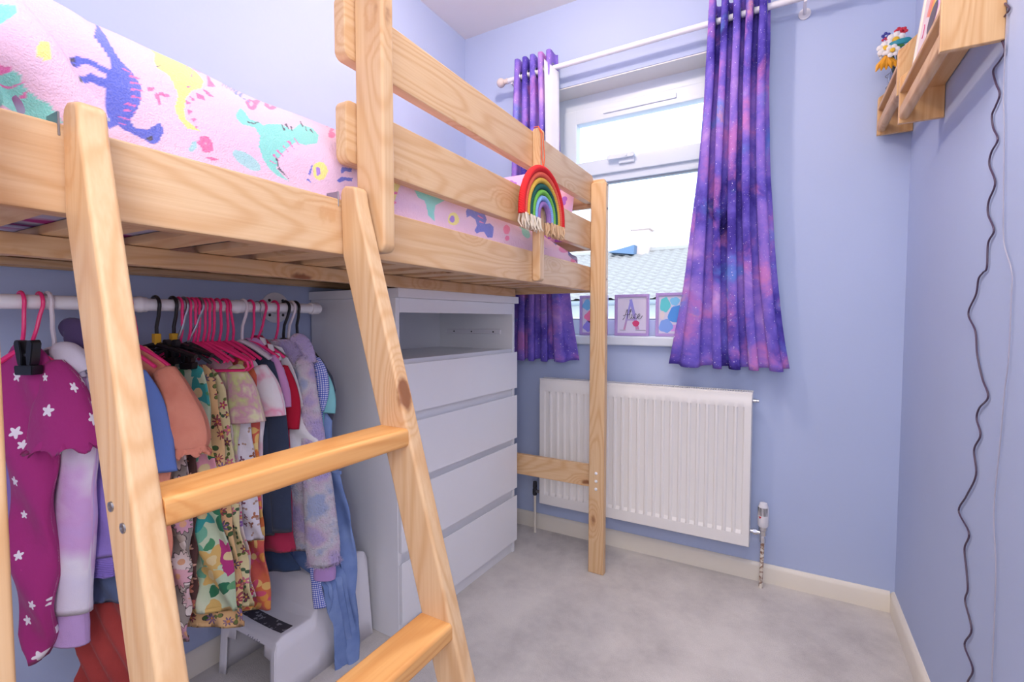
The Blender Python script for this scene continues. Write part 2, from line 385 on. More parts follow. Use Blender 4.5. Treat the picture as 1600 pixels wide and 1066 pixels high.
# ladder hooked over the side rail
LS = .26
lad = thing('bunk_ladder', (-.55, .45, 0), 'leaning pine ladder with two rungs in view, hooked on the loft bed rail', 'ladder')
def stile(y0, th, k):
    fx = lambda z: -.705+LS*(1.375-z); bx = lambda z: min(-.7415+max(0, 1.247-z)*LS, 9)
    poly = [(bx(0)+.0, 0), (fx(0), 0), (fx(1.34), 1.34)]
    for q in range(5):
        a = q/4*PI/2; poly.append((fx(1.36)-.012+.012*math.cos(a)+.002, 1.362+.013*math.sin(a)))
    poly += [(-.728, 1.378), (-.737, 1.373), (-.7415, 1.364), (-.7415, 1.247)]
    return MB().prism(poly, 'y', y0, y0+th, .006, 3, shear=lambda c: Vector((c.x, c.y+k*(c.z-1.375), c.z))).build('stile', Wz, lad)
s1 = stile(.236, .030, .0105); s2 = stile(.639, .033, -.028)
for zc in (.9115, .572, .235):
    fx = -.705+LS*(1.375-zc); ya = .2665-.0105*(1.375-zc)-.0005; yb = .639+.028*(1.375-zc)+.0005
    rg = MB().prism(rrect(fx-.076, zc-.0165, fx-.002, zc+.0165, .0075, 4), 'y', ya, yb, .0005, 1).build('rung', M_rung, lad)
    if zc > .8:
        for (dx, dz) in ((-.052, .012), (-.025, -.006)):
            MB().lathe([(.0005, -.0006), (.002, -.0012), (.0034, -.002), (.0056, -.0016), (.006, .001)], (fx+dx, .236-.0105*(1.375-zc), zc+dz-.003), 'y', 14).build('screw', M_steel, s1)
for yy in (.228, .6315): MB().box(-.7735, -.7412, yy+.004, yy+.0065, 1.340, 1.368, .0005).build('ladder_hook', M_steel, lad)

# mattress, blanket, pillow
def stripe_mat():
    a = NT('mattress_cover', .8, .1); f = a.noise(a.vec('MULTIPLY', a.obj(), (6, 2.5, 6)), 2., 2)
    a.col(a.ramp(f, [(.38, 'A83C86'), (.47, 'B8B4CC'), (.62, '9A97B4'), (.7, '8E3475')])); return a.m
MB().box(XL+.045, RX0-.008, .20, 1.95, 1.287, 1.40, .02, 3).build('mattress', stripe_mat(), origin=(-1.18, 1.07, 1.287))
tag(bpy.data.objects['mattress'], 'mattress in a magenta and grey cover, seen between the bed slats', 'mattress')

def sstep(a, b, x):
    t = max(0, min(1, (x-a)/(b-a))); return t*t*(3-2*t)
BPROF = [(-.776, 1.292), (-.780, 1.37), (-.788, 1.43), (-.812, 1.487), (-.86, 1.530), (-.93, 1.557), (-1.02, 1.572), (-1.14, 1.580), (-1.3, 1.580), (-1.45, 1.570), (-1.55, 1.54), (-1.585, 1.48), (-1.59, 1.40)]
def bez(P, t):
    n = len(P)-1; x = t*n; i = min(int(x), n-1); f = x-i
    p0, p1, p2, p3 = P[max(i-1, 0)], P[i], P[i+1], P[min(i+2, n)]
    return tuple(.5*((2*p1[k])+(-p0[k]+p2[k])*f+(2*p0[k]-5*p1[k]+4*p2[k]-p3[k])*f*f+(-p0[k]+3*p1[k]-3*p2[k]+p3[k])*f**3) for k in range(len(p0)))
def blanket_pt(Y, s):
    x, z = bez(BPROF, s)
    h = 1 - .55*sstep(.75, 1.3, Y)*.35 - .25*sstep(1.5, 1.95, Y) - .25*sstep(1.90, 1.975, Y)
    z = 1.30+(z-1.30)*h if z > 1.30 else z
    e = 1-sstep(.86, 1., s)
    b = sstep(.0, .18, s)*e
    n1 = noise.noise(Vector((x*5, Y*4.5, 1.3))); n2 = noise.noise(Vector((x*11+4, Y*9, 7.7)))
    z += b*(.013*n1+.006*n2)
    x += -b*.008*n2 + .006*noise.noise(Vector((Y*6, z*9, 2)))*sstep(.06, .2, s)*e
    # gathered folds at the near end
    g = sstep(.40, .20, Y)
    if g > 0:
        u = Y*1.0+(s-.2)*.42
        z += g*b*.020*math.sin(u*62)*sstep(.45, .12, s)+g*b*.012
        x += g*b*.018*math.cos(u*62)*sstep(.4, .1, s)
    if Y > 1.95: x = -1.18+(x+1.18)*(1-(Y-1.95)*1.2)
    return (x, Y, z)
# flat print on the fleece, in (Y, s) cloth coordinates: filled later from PRINT
PRINT = [('74CFC4',[(0.195,0.149),(0.201,0.147),(0.213,0.137),(0.219,0.115),(0.231,0.1),(0.236,0.097),(0.242,0.083),(0.247,0.075),(0.195,0.069)]),('74CFC4',[(0.195,0.212),(0.213,0.205),(0.213,0.196),(0.201,0.189),(0.195,0.19)]),('DE5CA8',[(0.195,0.15),(0.207,0.144),(0.207,0.138),(0.195,0.126)]),('DE5CA8',[(0.195,0.105),(0.219,0.128),(0.214,0.121),(0.195,0.096)]),('DE5CA8',[(0.213,0.099),(0.219,0.115),(0.219,0.111),(0.219,0.104)]),('EBDD72',[(0.236,0.154),(0.236,0.149),(0.237,0.144),(0.236,0.141),(0.231,0.141),(0.229,0.143),(0.225,0.148),(0.225,0.153),(0.225,0.158),(0.227,0.16),(0.23,0.161),(0.237,0.16)]),('3F54C4',[(0.337,0.42),(0.31,0.292),(0.306,0.249),(0.308,0.224),(0.314,0.208),(0.325,0.197),(0.334,0.176),(0.331,0.15),(0.325,0.131),(0.319,0.116),(0.324,0.104),(0.337,0.103),(0.349,0.115),(0.355,0.121),(0.358,0.107),(0.35,0.085),(0.343,0.081),(0.331,0.088),(0.319,0.094),(0.314,0.095),(0.307,0.1),(0.296,0.082),(0.29,0.084),(0.29,0.092),(0.296,0.1),(0.296,0.112),(0.296,0.126),(0.296,0.153),(0.296,0.166),(0.284,0.173),(0.272,0.144),(0.266,0.138),(0.272,0.168),(0.284,0.188),(0.296,0.18),(0.296,0.187),(0.284,0.199),(0.278,0.201),(0.272,0.188),(0.266,0.184),(0.266,0.201),(0.272,0.212),(0.284,0.208),(0.297,0.195),(0.302,0.192),(0.302,0.206),(0.296,0.224),(0.29,0.244)]),('DE5CA8',[(0.314,0.195),(0.325,0.192),(0.325,0.193),(0.314,0.198)]),('DE5CA8',[(0.319,0.184),(0.332,0.187),(0.336,0.193),(0.319,0.188)]),('DE5CA8',[(0.319,0.173),(0.337,0.179),(0.337,0.181),(0.319,0.176)]),('DE5CA8',[(0.319,0.163),(0.334,0.165),(0.336,0.168),(0.319,0.166)]),('DE5CA8',[(0.319,0.153),(0.331,0.151),(0.331,0.153),(0.319,0.156)]),('DE5CA8',[(0.314,0.142),(0.325,0.138),(0.326,0.14),(0.315,0.145)]),('DE5CA8',[(0.314,0.131),(0.325,0.129),(0.325,0.129),(0.314,0.135)]),('DE5CA8',[(0.307,0.118),(0.319,0.116),(0.319,0.118),(0.308,0.121)]),('DE5CA8',[(0.307,0.104),(0.319,0.107),(0.319,0.107),(0.309,0.107)]),('1E1E38',[(0.272,0.206),(0.272,0.203),(0.272,0.201),(0.266,0.19),(0.266,0.19),(0.266,0.193),(0.266,0.195),(0.266,0.199),(0.266,0.201),(0.272,0.21),(0.272,0.21),(0.272,0.208)]),('1E1E38',[(0.272,0.195),(0.272,0.193),(0.272,0.191),(0.272,0.19),(0.272,0.192),(0.269,0.186),(0.266,0.182),(0.272,0.199),(0.272,0.201),(0.272,0.201),(0.272,0.2),(0.272,0.198)]),('1E1E38',[(0.272,0.151),(0.267,0.137),(0.266,0.133),(0.266,0.132),(0.266,0.132),(0.266,0.134),(0.266,0.137),(0.266,0.139),(0.266,0.14),(0.266,0.141),(0.267,0.143),(0.272,0.155)]),('1E1E38',[(0.272,0.146),(0.272,0.143),(0.272,0.142),(0.272,0.14),(0.266,0.129),(0.266,0.131),(0.266,0.133),(0.266,0.135),(0.272,0.153),(0.272,0.153),(0.272,0.151),(0.272,0.149)]),('1E1E38',[(0.343,0.091),(0.343,0.089),(0.343,0.087),(0.343,0.087),(0.34,0.086),(0.337,0.087),(0.337,0.089),(0.337,0.091),(0.342,0.093),(0.343,0.095),(0.343,0.094),(0.343,0.093)]),('EBDD72',[(0.368,0.338),(0.385,0.34),(0.396,0.34),(0.414,0.346),(0.432,0.34),(0.438,0.297),(0.438,0.27),(0.426,0.239),(0.408,0.221),(0.396,0.197),(0.391,0.172),(0.39,0.149),(0.408,0.135),(0.391,0.131),(0.38,0.148),(0.379,0.17),(0.385,0.195),(0.384,0.219),(0.379,0.239),(0.367,0.246),(0.367,0.266),(0.379,0.306),(0.379,0.342)]),('EA5C98',[(0.435,0.338),(0.444,0.336),(0.461,0.34),(0.465,0.336),(0.444,0.314)]),('EA5C98',[(0.485,0.403),(0.456,0.293),(0.456,0.268),(0.438,0.252)]),('EA5C98',[(0.426,0.239),(0.432,0.239),(0.444,0.229),(0.432,0.225)]),('EA5C98',[(0.414,0.221),(0.426,0.22),(0.426,0.211),(0.414,0.208)]),('EA5C98',[(0.402,0.206),(0.411,0.203),(0.405,0.196)]),('EA5C98',[(0.396,0.194),(0.402,0.19),(0.396,0.185)]),('EA5C98',[(0.396,0.173),(0.402,0.173),(0.396,0.163)]),('EA5C98',[(0.396,0.155),(0.408,0.161),(0.401,0.151)]),('EA5C98',[(0.402,0.144),(0.408,0.144),(0.402,0.136)]),('1E1E38',[(0.373,0.344),(0.373,0.344),(0.373,0.344),(0.371,0.343),(0.37,0.341),(0.368,0.338),(0.368,0.339),(0.368,0.339),(0.368,0.338),(0.37,0.341),(0.373,0.346),(0.373,0.344)]),('1E1E38',[(0.379,0.346),(0.379,0.346),(0.377,0.343),(0.377,0.344),(0.374,0.338),(0.374,0.339),(0.373,0.336),(0.373,0.336),(0.373,0.336),(0.374,0.338),(0.377,0.344),(0.379,0.346)]),('1E1E38',[(0.384,0.346),(0.384,0.346),(0.383,0.343),(0.382,0.341),(0.38,0.338),(0.379,0.336),(0.379,0.338),(0.379,0.338),(0.379,0.336),(0.379,0.335),(0.382,0.34),(0.385,0.346)]),('1E1E38',[(0.367,0.262),(0.367,0.261),(0.367,0.261),(0.367,0.262),(0.367,0.263),(0.367,0.265),(0.367,0.265),(0.367,0.266),(0.367,0.266),(0.367,0.265),(0.367,0.265),(0.367,0.263)]),('1E1E38',[(0.373,0.257),(0.371,0.254),(0.367,0.247),(0.367,0.248),(0.367,0.248),(0.367,0.25),(0.367,0.251),(0.367,0.251),(0.367,0.252),(0.367,0.252),(0.37,0.255),(0.373,0.258)]),('EA5C98',[(0.431,0.336),(0.444,0.372),(0.42,0.304),(0.444,0.378),(0.444,0.38),(0.444,0.381),(0.42,0.312),(0.42,0.312),(0.438,0.363),(0.429,0.333),(0.429,0.332),(0.433,0.341)]),('EA5C98',[(0.462,0.407),(0.468,0.418),(0.414,0.273),(0.468,0.42),(0.468,0.42),(0.414,0.277),(0.462,0.412),(0.462,0.412),(0.414,0.279),(0.462,0.409),(0.461,0.406),(0.462,0.405)]),('EA5C98',[(0.42,0.268),(0.42,0.266),(0.42,0.266),(0.42,0.267),(0.419,0.265),(0.415,0.262),(0.417,0.266),(0.42,0.271),(0.42,0.271),(0.42,0.271),(0.473,0.414),(0.473,0.412)]),('EA5C98',[(0.421,0.249),(0.42,0.246),(0.42,0.246),(0.42,0.246),(0.42,0.247),(0.42,0.248),(0.42,0.25),(0.42,0.251),(0.42,0.251),(0.42,0.251),(0.42,0.25),(0.422,0.252)]),('EA5C98',[(0.408,0.23),(0.407,0.228),(0.402,0.222),(0.402,0.222),(0.402,0.223),(0.402,0.224),(0.402,0.225),(0.402,0.226),(0.402,0.227),(0.402,0.227),(0.407,0.231),(0.408,0.232)]),('74CFC4',[(0.473,0.21),(0.485,0.232),(0.491,0.228),(0.497,0.212),(0.515,0.215),(0.521,0.21),(0.533,0.222),(0.562,0.237),(0.581,0.228),(0.61,0.263),(0.639,0.261),(0.645,0.239),(0.633,0.209),(0.604,0.194),(0.58,0.194),(0.561,0.173),(0.539,0.139),(0.533,0.109),(0.544,0.096),(0.556,0.086),(0.533,0.092),(0.52,0.102),(0.509,0.12),(0.503,0.15),(0.509,0.179),(0.503,0.195),(0.479,0.19),(0.473,0.197)]),('DE5CA8',[(0.527,0.139),(0.539,0.13),(0.539,0.131),(0.531,0.146)]),('DE5CA8',[(0.536,0.155),(0.55,0.144),(0.55,0.146),(0.539,0.16)]),('DE5CA8',[(0.55,0.174),(0.562,0.159),(0.562,0.16),(0.552,0.177)]),('DE5CA8',[(0.562,0.189),(0.574,0.173),(0.574,0.174),(0.568,0.195)]),('DE5CA8',[(0.579,0.205),(0.586,0.188),(0.589,0.19),(0.58,0.208)]),('DE5CA8',[(0.521,0.122),(0.533,0.119),(0.533,0.12),(0.521,0.126)]),('1E1E38',[(0.491,0.204),(0.503,0.206),(0.515,0.218),(0.515,0.215),(0.502,0.203),(0.491,0.201)]),('1E1E38',[(0.533,0.136),(0.537,0.111),(0.539,0.112),(0.536,0.138)]),('1E1E38',[(0.535,0.109),(0.556,0.091),(0.556,0.092),(0.539,0.113)]),('1E1E38',[(0.562,0.236),(0.562,0.219),(0.566,0.222),(0.562,0.237)]),('1E1E38',[(0.568,0.239),(0.574,0.228),(0.574,0.228),(0.574,0.246)]),('1E1E38',[(0.58,0.24),(0.58,0.224),(0.58,0.224),(0.586,0.245)]),('1E1E38',[(0.615,0.276),(0.611,0.25),(0.616,0.256),(0.619,0.28)]),('1E1E38',[(0.62,0.259),(0.616,0.238),(0.62,0.242),(0.621,0.259)]),('1E1E38',[(0.627,0.249),(0.633,0.24),(0.634,0.241),(0.633,0.256)]),('EA5C98',[(0.522,0.262),(0.515,0.25),(0.509,0.245),(0.503,0.243),(0.503,0.252),(0.503,0.26),(0.503,0.265),(0.514,0.286),(0.521,0.295),(0.527,0.297),(0.598,0.42),(0.527,0.276)]),('EA5C98',[(0.604,0.355),(0.58,0.317),(0.562,0.292),(0.553,0.286),(0.55,0.292),(0.55,0.304),(0.577,0.358),(0.577,0.356),(0.583,0.358),(0.59,0.359),(0.599,0.36),(0.602,0.357)]),('EA5C98',[(0.423,0.122),(0.426,0.114),(0.426,0.105),(0.42,0.097),(0.414,0.094),(0.408,0.095),(0.408,0.102),(0.402,0.108),(0.407,0.118),(0.408,0.124),(0.414,0.129),(0.42,0.128)]),('EA5C98',[(0.361,0.177),(0.361,0.17),(0.361,0.164),(0.361,0.162),(0.355,0.155),(0.355,0.16),(0.354,0.166),(0.352,0.171),(0.355,0.18),(0.355,0.183),(0.355,0.182),(0.361,0.184)]),('EA5C98',[(0.355,0.191),(0.352,0.184),(0.349,0.179),(0.349,0.179),(0.343,0.172),(0.343,0.175),(0.343,0.177),(0.343,0.18),(0.349,0.19),(0.349,0.19),(0.349,0.188),(0.355,0.194)]),('EA5C98',[(0.373,0.186),(0.373,0.186),(0.367,0.181),(0.367,0.184),(0.361,0.181),(0.361,0.184),(0.361,0.186),(0.361,0.188),(0.367,0.192),(0.367,0.19),(0.373,0.192),(0.373,0.188)]),('EA5C98',[(0.737,0.352),(0.722,0.328),(0.698,0.292),(0.687,0.277),(0.685,0.282),(0.77,0.418),(0.693,0.31),(0.713,0.347),(0.718,0.351),(0.719,0.347),(0.725,0.347),(0.731,0.349)]),('EA5C98',[(0.698,0.275),(0.693,0.265),(0.686,0.255),(0.678,0.247),(0.675,0.248),(0.67,0.247),(0.674,0.257),(0.677,0.267),(0.686,0.279),(0.693,0.286),(0.698,0.29),(0.698,0.282)]),('EA5C98',[(0.432,0.087),(0.427,0.085),(0.426,0.084),(0.42,0.082),(0.42,0.083),(0.415,0.083),(0.414,0.084),(0.417,0.087),(0.42,0.088),(0.425,0.09),(0.426,0.089),(0.431,0.089)]),('EA5C98',[(0.344,0.347),(0.343,0.346),(0.341,0.35),(0.337,0.35),(0.332,0.35),(0.331,0.357),(0.331,0.36),(0.331,0.357),(0.331,0.347),(0.337,0.351),(0.343,0.355),(0.343,0.346)]),('F4B0C8',[(0.417,0.113),(0.414,0.109),(0.414,0.108),(0.414,0.108),(0.414,0.109),(0.414,0.111),(0.414,0.113),(0.414,0.114),(0.414,0.116),(0.414,0.116),(0.414,0.116),(0.415,0.114)]),('F4B0C8',[(0.521,0.276),(0.516,0.266),(0.515,0.263),(0.512,0.258),(0.509,0.256),(0.509,0.26),(0.509,0.263),(0.514,0.274),(0.515,0.276),(0.521,0.287),(0.521,0.284),(0.521,0.28)]),('F4B0C8',[(0.595,0.359),(0.598,0.364),(0.574,0.324),(0.568,0.315),(0.562,0.308),(0.568,0.323),(0.588,0.36),(0.589,0.361),(0.589,0.359),(0.589,0.358),(0.592,0.359),(0.595,0.361)]),('9CCBD0',[(0.503,0.094),(0.497,0.089),(0.485,0.087),(0.473,0.091),(0.461,0.098),(0.456,0.107),(0.456,0.115),(0.461,0.121),(0.473,0.124),(0.485,0.121),(0.497,0.113),(0.503,0.103)]),('9CCBD0',[(0.402,0.098),(0.399,0.093),(0.396,0.089),(0.396,0.089),(0.391,0.087),(0.391,0.092),(0.392,0.097),(0.396,0.104),(0.396,0.107),(0.402,0.111),(0.402,0.108),(0.402,0.104)]),('6C7CC8',[(0.479,0.292),(0.522,0.4),(0.473,0.288),(0.473,0.292),(0.509,0.381),(0.479,0.295)]),('6C7CC8',[(0.485,0.29),(0.535,0.409),(0.479,0.286),(0.479,0.29),(0.521,0.389),(0.485,0.293)]),('6C7CC8',[(0.491,0.288),(0.55,0.42),(0.485,0.284),(0.485,0.288),(0.533,0.398),(0.491,0.292)]),('6C7CC8',[(0.497,0.286),(0.491,0.277),(0.491,0.282),(0.491,0.286),(0.55,0.412),(0.497,0.29)]),('6C7CC8',[(0.503,0.282),(0.497,0.274),(0.497,0.28),(0.497,0.284),(0.562,0.418),(0.503,0.286)]),('6C7CC8',[(0.509,0.28),(0.503,0.271),(0.503,0.277),(0.503,0.281),(0.503,0.279),(0.509,0.284)]),('6C7CC8',[(0.515,0.276),(0.509,0.269),(0.509,0.274),(0.509,0.278),(0.509,0.276),(0.515,0.281)]),('EBDD72',[(0.645,0.136),(0.639,0.122),(0.633,0.111),(0.622,0.105),(0.616,0.107),(0.61,0.113),(0.609,0.124),(0.61,0.137),(0.617,0.148),(0.627,0.155),(0.638,0.155),(0.642,0.147)]),('9A6AD0',[(0.627,0.13),(0.627,0.124),(0.622,0.118),(0.621,0.117),(0.616,0.117),(0.616,0.121),(0.616,0.127),(0.616,0.132),(0.616,0.136),(0.622,0.14),(0.624,0.139),(0.627,0.136)]),('3F54C4',[(0.603,0.113),(0.61,0.14),(0.608,0.141),(0.598,0.114)]),('3F54C4',[(0.592,0.1),(0.604,0.094),(0.604,0.095),(0.598,0.105)]),('3F54C4',[(0.675,0.149),(0.681,0.161),(0.705,0.165),(0.704,0.154),(0.687,0.151),(0.675,0.139)]),('3F54C4',[(0.663,0.118),(0.675,0.132),(0.703,0.137),(0.7,0.127),(0.681,0.124),(0.669,0.113)]),('EBDD72',[(0.835,0.208),(0.876,0.216),(0.841,0.156),(0.822,0.11),(0.811,0.082),(0.803,0.103)]),('EA5C98',[(0.858,0.186),(0.858,0.184),(0.853,0.179),(0.851,0.177),(0.847,0.175),(0.845,0.177),(0.844,0.178),(0.847,0.182),(0.849,0.185),(0.853,0.188),(0.858,0.191),(0.859,0.189)]),('EA5C98',[(0.836,0.142),(0.835,0.139),(0.834,0.137),(0.829,0.134),(0.826,0.133),(0.823,0.133),(0.823,0.136),(0.823,0.138),(0.828,0.143),(0.829,0.143),(0.835,0.146),(0.835,0.144)]),('EA5C98',[(0.829,0.109),(0.828,0.106),(0.823,0.102),(0.821,0.101),(0.817,0.1),(0.816,0.102),(0.814,0.103),(0.816,0.106),(0.817,0.108),(0.822,0.11),(0.823,0.11),(0.828,0.11)]),('74CFC4',[(0.901,0.201),(0.941,0.23),(0.968,0.224),(1.078,0.26),(1.069,0.234),(1.011,0.19),(0.978,0.165),(0.965,0.13),(0.965,0.096),(0.941,0.11),(0.935,0.165),(0.912,0.164)]),('1E1E38',[(0.927,0.199),(0.947,0.201),(0.948,0.203),(0.929,0.204)]),('3F54C4',[(1.118,0.197),(1.14,0.228),(1.174,0.241),(1.208,0.295),(1.303,0.36),(1.291,0.324),(1.238,0.245),(1.232,0.207),(1.213,0.177),(1.244,0.189),(1.261,0.173),(1.243,0.111),(1.214,0.104),(1.196,0.129),(1.172,0.12),(1.155,0.106),(1.144,0.118),(1.16,0.148),(1.159,0.179),(1.134,0.185),(1.113,0.166)]),('DE5CA8',[(1.185,0.234),(1.214,0.232),(1.22,0.239),(1.201,0.252)]),('DE5CA8',[(1.181,0.204),(1.21,0.202),(1.214,0.207),(1.19,0.216)]),('DE5CA8',[(1.177,0.172),(1.203,0.175),(1.208,0.18),(1.184,0.183)]),('EBDD72',[(1.075,0.142),(1.072,0.126),(1.06,0.111),(1.047,0.104),(1.033,0.103),(1.024,0.11),(1.024,0.124),(1.029,0.139),(1.039,0.153),(1.054,0.162),(1.066,0.163),(1.072,0.155)]),('9A6AD0',[(1.054,0.133),(1.054,0.126),(1.048,0.118),(1.042,0.114),(1.036,0.114),(1.031,0.118),(1.03,0.125),(1.036,0.135),(1.039,0.141),(1.047,0.146),(1.051,0.146),(1.054,0.141)]),('EA5C98',[(1.365,0.184),(1.356,0.166),(1.347,0.153),(1.337,0.146),(1.326,0.146),(1.32,0.155),(1.32,0.168),(1.327,0.182),(1.339,0.195),(1.353,0.206),(1.363,0.206),(1.368,0.199)]),('EA5C98',[(1.037,0.234),(1.035,0.23),(1.03,0.225),(1.024,0.221),(1.018,0.22),(1.013,0.219),(1.013,0.222),(1.018,0.229),(1.024,0.234),(1.03,0.239),(1.036,0.241),(1.039,0.24)]),('EA5C98',[(1.35,0.131),(1.347,0.123),(1.342,0.116),(1.332,0.111),(1.326,0.111),(1.322,0.116),(1.32,0.122),(1.326,0.131),(1.332,0.138),(1.338,0.142),(1.344,0.142),(1.35,0.138)]),('EA5C98',[(1.92,0.183),(1.922,0.178),(1.901,0.141),(1.883,0.131),(1.865,0.126),(1.853,0.131),(1.848,0.139),(1.857,0.152),(1.874,0.166),(1.895,0.178),(1.916,0.197),(1.919,0.192)]),('74CFC4',[(1.534,0.24),(1.51,0.227),(1.486,0.224),(1.463,0.227),(1.451,0.24),(1.451,0.257),(1.474,0.28),(1.516,0.308),(1.572,0.332),(1.588,0.323),(1.563,0.284),(1.546,0.255)]),('74CFC4',[(1.528,0.236),(1.522,0.216),(1.516,0.2),(1.501,0.186),(1.484,0.179),(1.467,0.181),(1.454,0.189),(1.451,0.204),(1.46,0.221),(1.48,0.238),(1.504,0.249),(1.522,0.249)]),('3F54C4',[(1.697,0.288),(1.75,0.283),(1.812,0.283),(1.741,0.226),(1.757,0.281),(1.71,0.287)]),('DE5CA8',[(1.901,0.258),(1.901,0.256),(1.853,0.221),(1.801,0.197),(1.766,0.185),(1.748,0.186),(1.747,0.2),(1.782,0.235),(1.842,0.276),(1.862,0.276),(1.88,0.271),(1.898,0.268)]),('9A6AD0',[(1.919,0.188),(1.925,0.179),(1.925,0.168),(1.925,0.166),(1.925,0.179),(1.919,0.188),(1.913,0.201),(1.908,0.211),(1.907,0.217),(1.907,0.215),(1.913,0.214),(1.913,0.199)]),('3F54C4',[(1.923,0.182),(1.931,0.171),(1.931,0.16),(1.935,0.165),(1.931,0.168),(1.925,0.179),(1.919,0.193),(1.913,0.201),(1.913,0.21),(1.913,0.208),(1.913,0.203),(1.919,0.193)]),('74CFC4',[(1.942,0.159),(1.948,0.149),(1.948,0.142),(1.948,0.14),(1.948,0.148),(1.942,0.157),(1.93,0.162),(1.925,0.171),(1.925,0.181),(1.925,0.181),(1.925,0.173),(1.931,0.164)]),('EA5C98',[(1.948,0.149),(1.948,0.135),(1.948,0.12),(1.948,0.115),(1.948,0.121),(1.948,0.14),(1.948,0.157),(1.931,0.162),(1.925,0.17),(1.925,0.171),(1.931,0.168),(1.936,0.159)]),('3F54C4',[(1.907,0.234),(1.907,0.226),(1.902,0.223),(1.865,0.189),(1.852,0.189),(1.847,0.197),(1.857,0.217),(1.898,0.26),(1.899,0.261),(1.901,0.256),(1.901,0.247),(1.901,0.237)])]
def poly_in(p, q):
    x, y = p; c = False; n = len(q); j = n-1
    for i in range(n):
        if (q[i][1] > y) != (q[j][1] > y) and x < (q[j][0]-q[i][0])*(y-q[i][1])/(q[j][1]-q[i][1])+q[i][0]: c = not c
        j = i
    return c
def build_blanket():
    NY, NS = 760, 300; Y0, Y1 = .195, 1.972
    vs = []; cols = []
    base = lin('E9BFD2'); base2 = lin('DDB4D4')
    boxes = [(min(p[0] for p in q), max(p[0] for p in q), min(p[1] for p in q), max(p[1] for p in q), lin(c), q) for c, q in PRINT]
    for i in range(NY+1):
        Y = Y0+(Y1-Y0)*i/NY
        near = [b for b in boxes if b[0] <= Y <= b[1]]
        for j in range(NS+1):
            s = .45*(j/250) if j <= 250 else .45+.55*(j-250)/50; vs.append(blanket_pt(Y, s))
            t = .5+.5*noise.noise(Vector((Y*3, s*5, 3)))
            c = tuple(base[k]*(1-t)+base2[k]*t for k in range(3))+(1,)
            for b in near:
                if b[2] <= s <= b[3] and poly_in((Y, s), b[5]): c = b[4]
            cols.append(c)
    fs = [(i*(NS+1)+j, i*(NS+1)+j+1, (i+1)*(NS+1)+j+1, (i+1)*(NS+1)+j) for i in range(NY) for j in range(NS)]
    # near and far ends close down
    a = NT('dinosaur_fleece', .9, .08)
    at_ = a.n('ShaderNodeAttribute', {'attribute_name': 'print'}).outputs['Color']
    g = a.noise(a.obj(), 420, 2, .6)
    a.col(a.mix(a.math('MULTIPLY', g, .22), at_, (.95, .85, .95, 1)))
    a.bump(a.math('ADD', g, a.noise(a.obj(), 90, 3)), .55, .004)
    a.b.inputs['Sheen Weight'].default_value = .35
    o = mesh_obj('fleece_blanket', vs, fs, a.m, cols=cols, origin=(-1.18, 1.07, 1.287))
    m = o.modifiers.new('hem', 'SOLIDIFY'); m.thickness = .006; m.offset = -1
    return tag(o, 'pink fleece blanket with blue, yellow and turquoise dinosaurs, over the loft bed', 'blanket')
build_blanket()

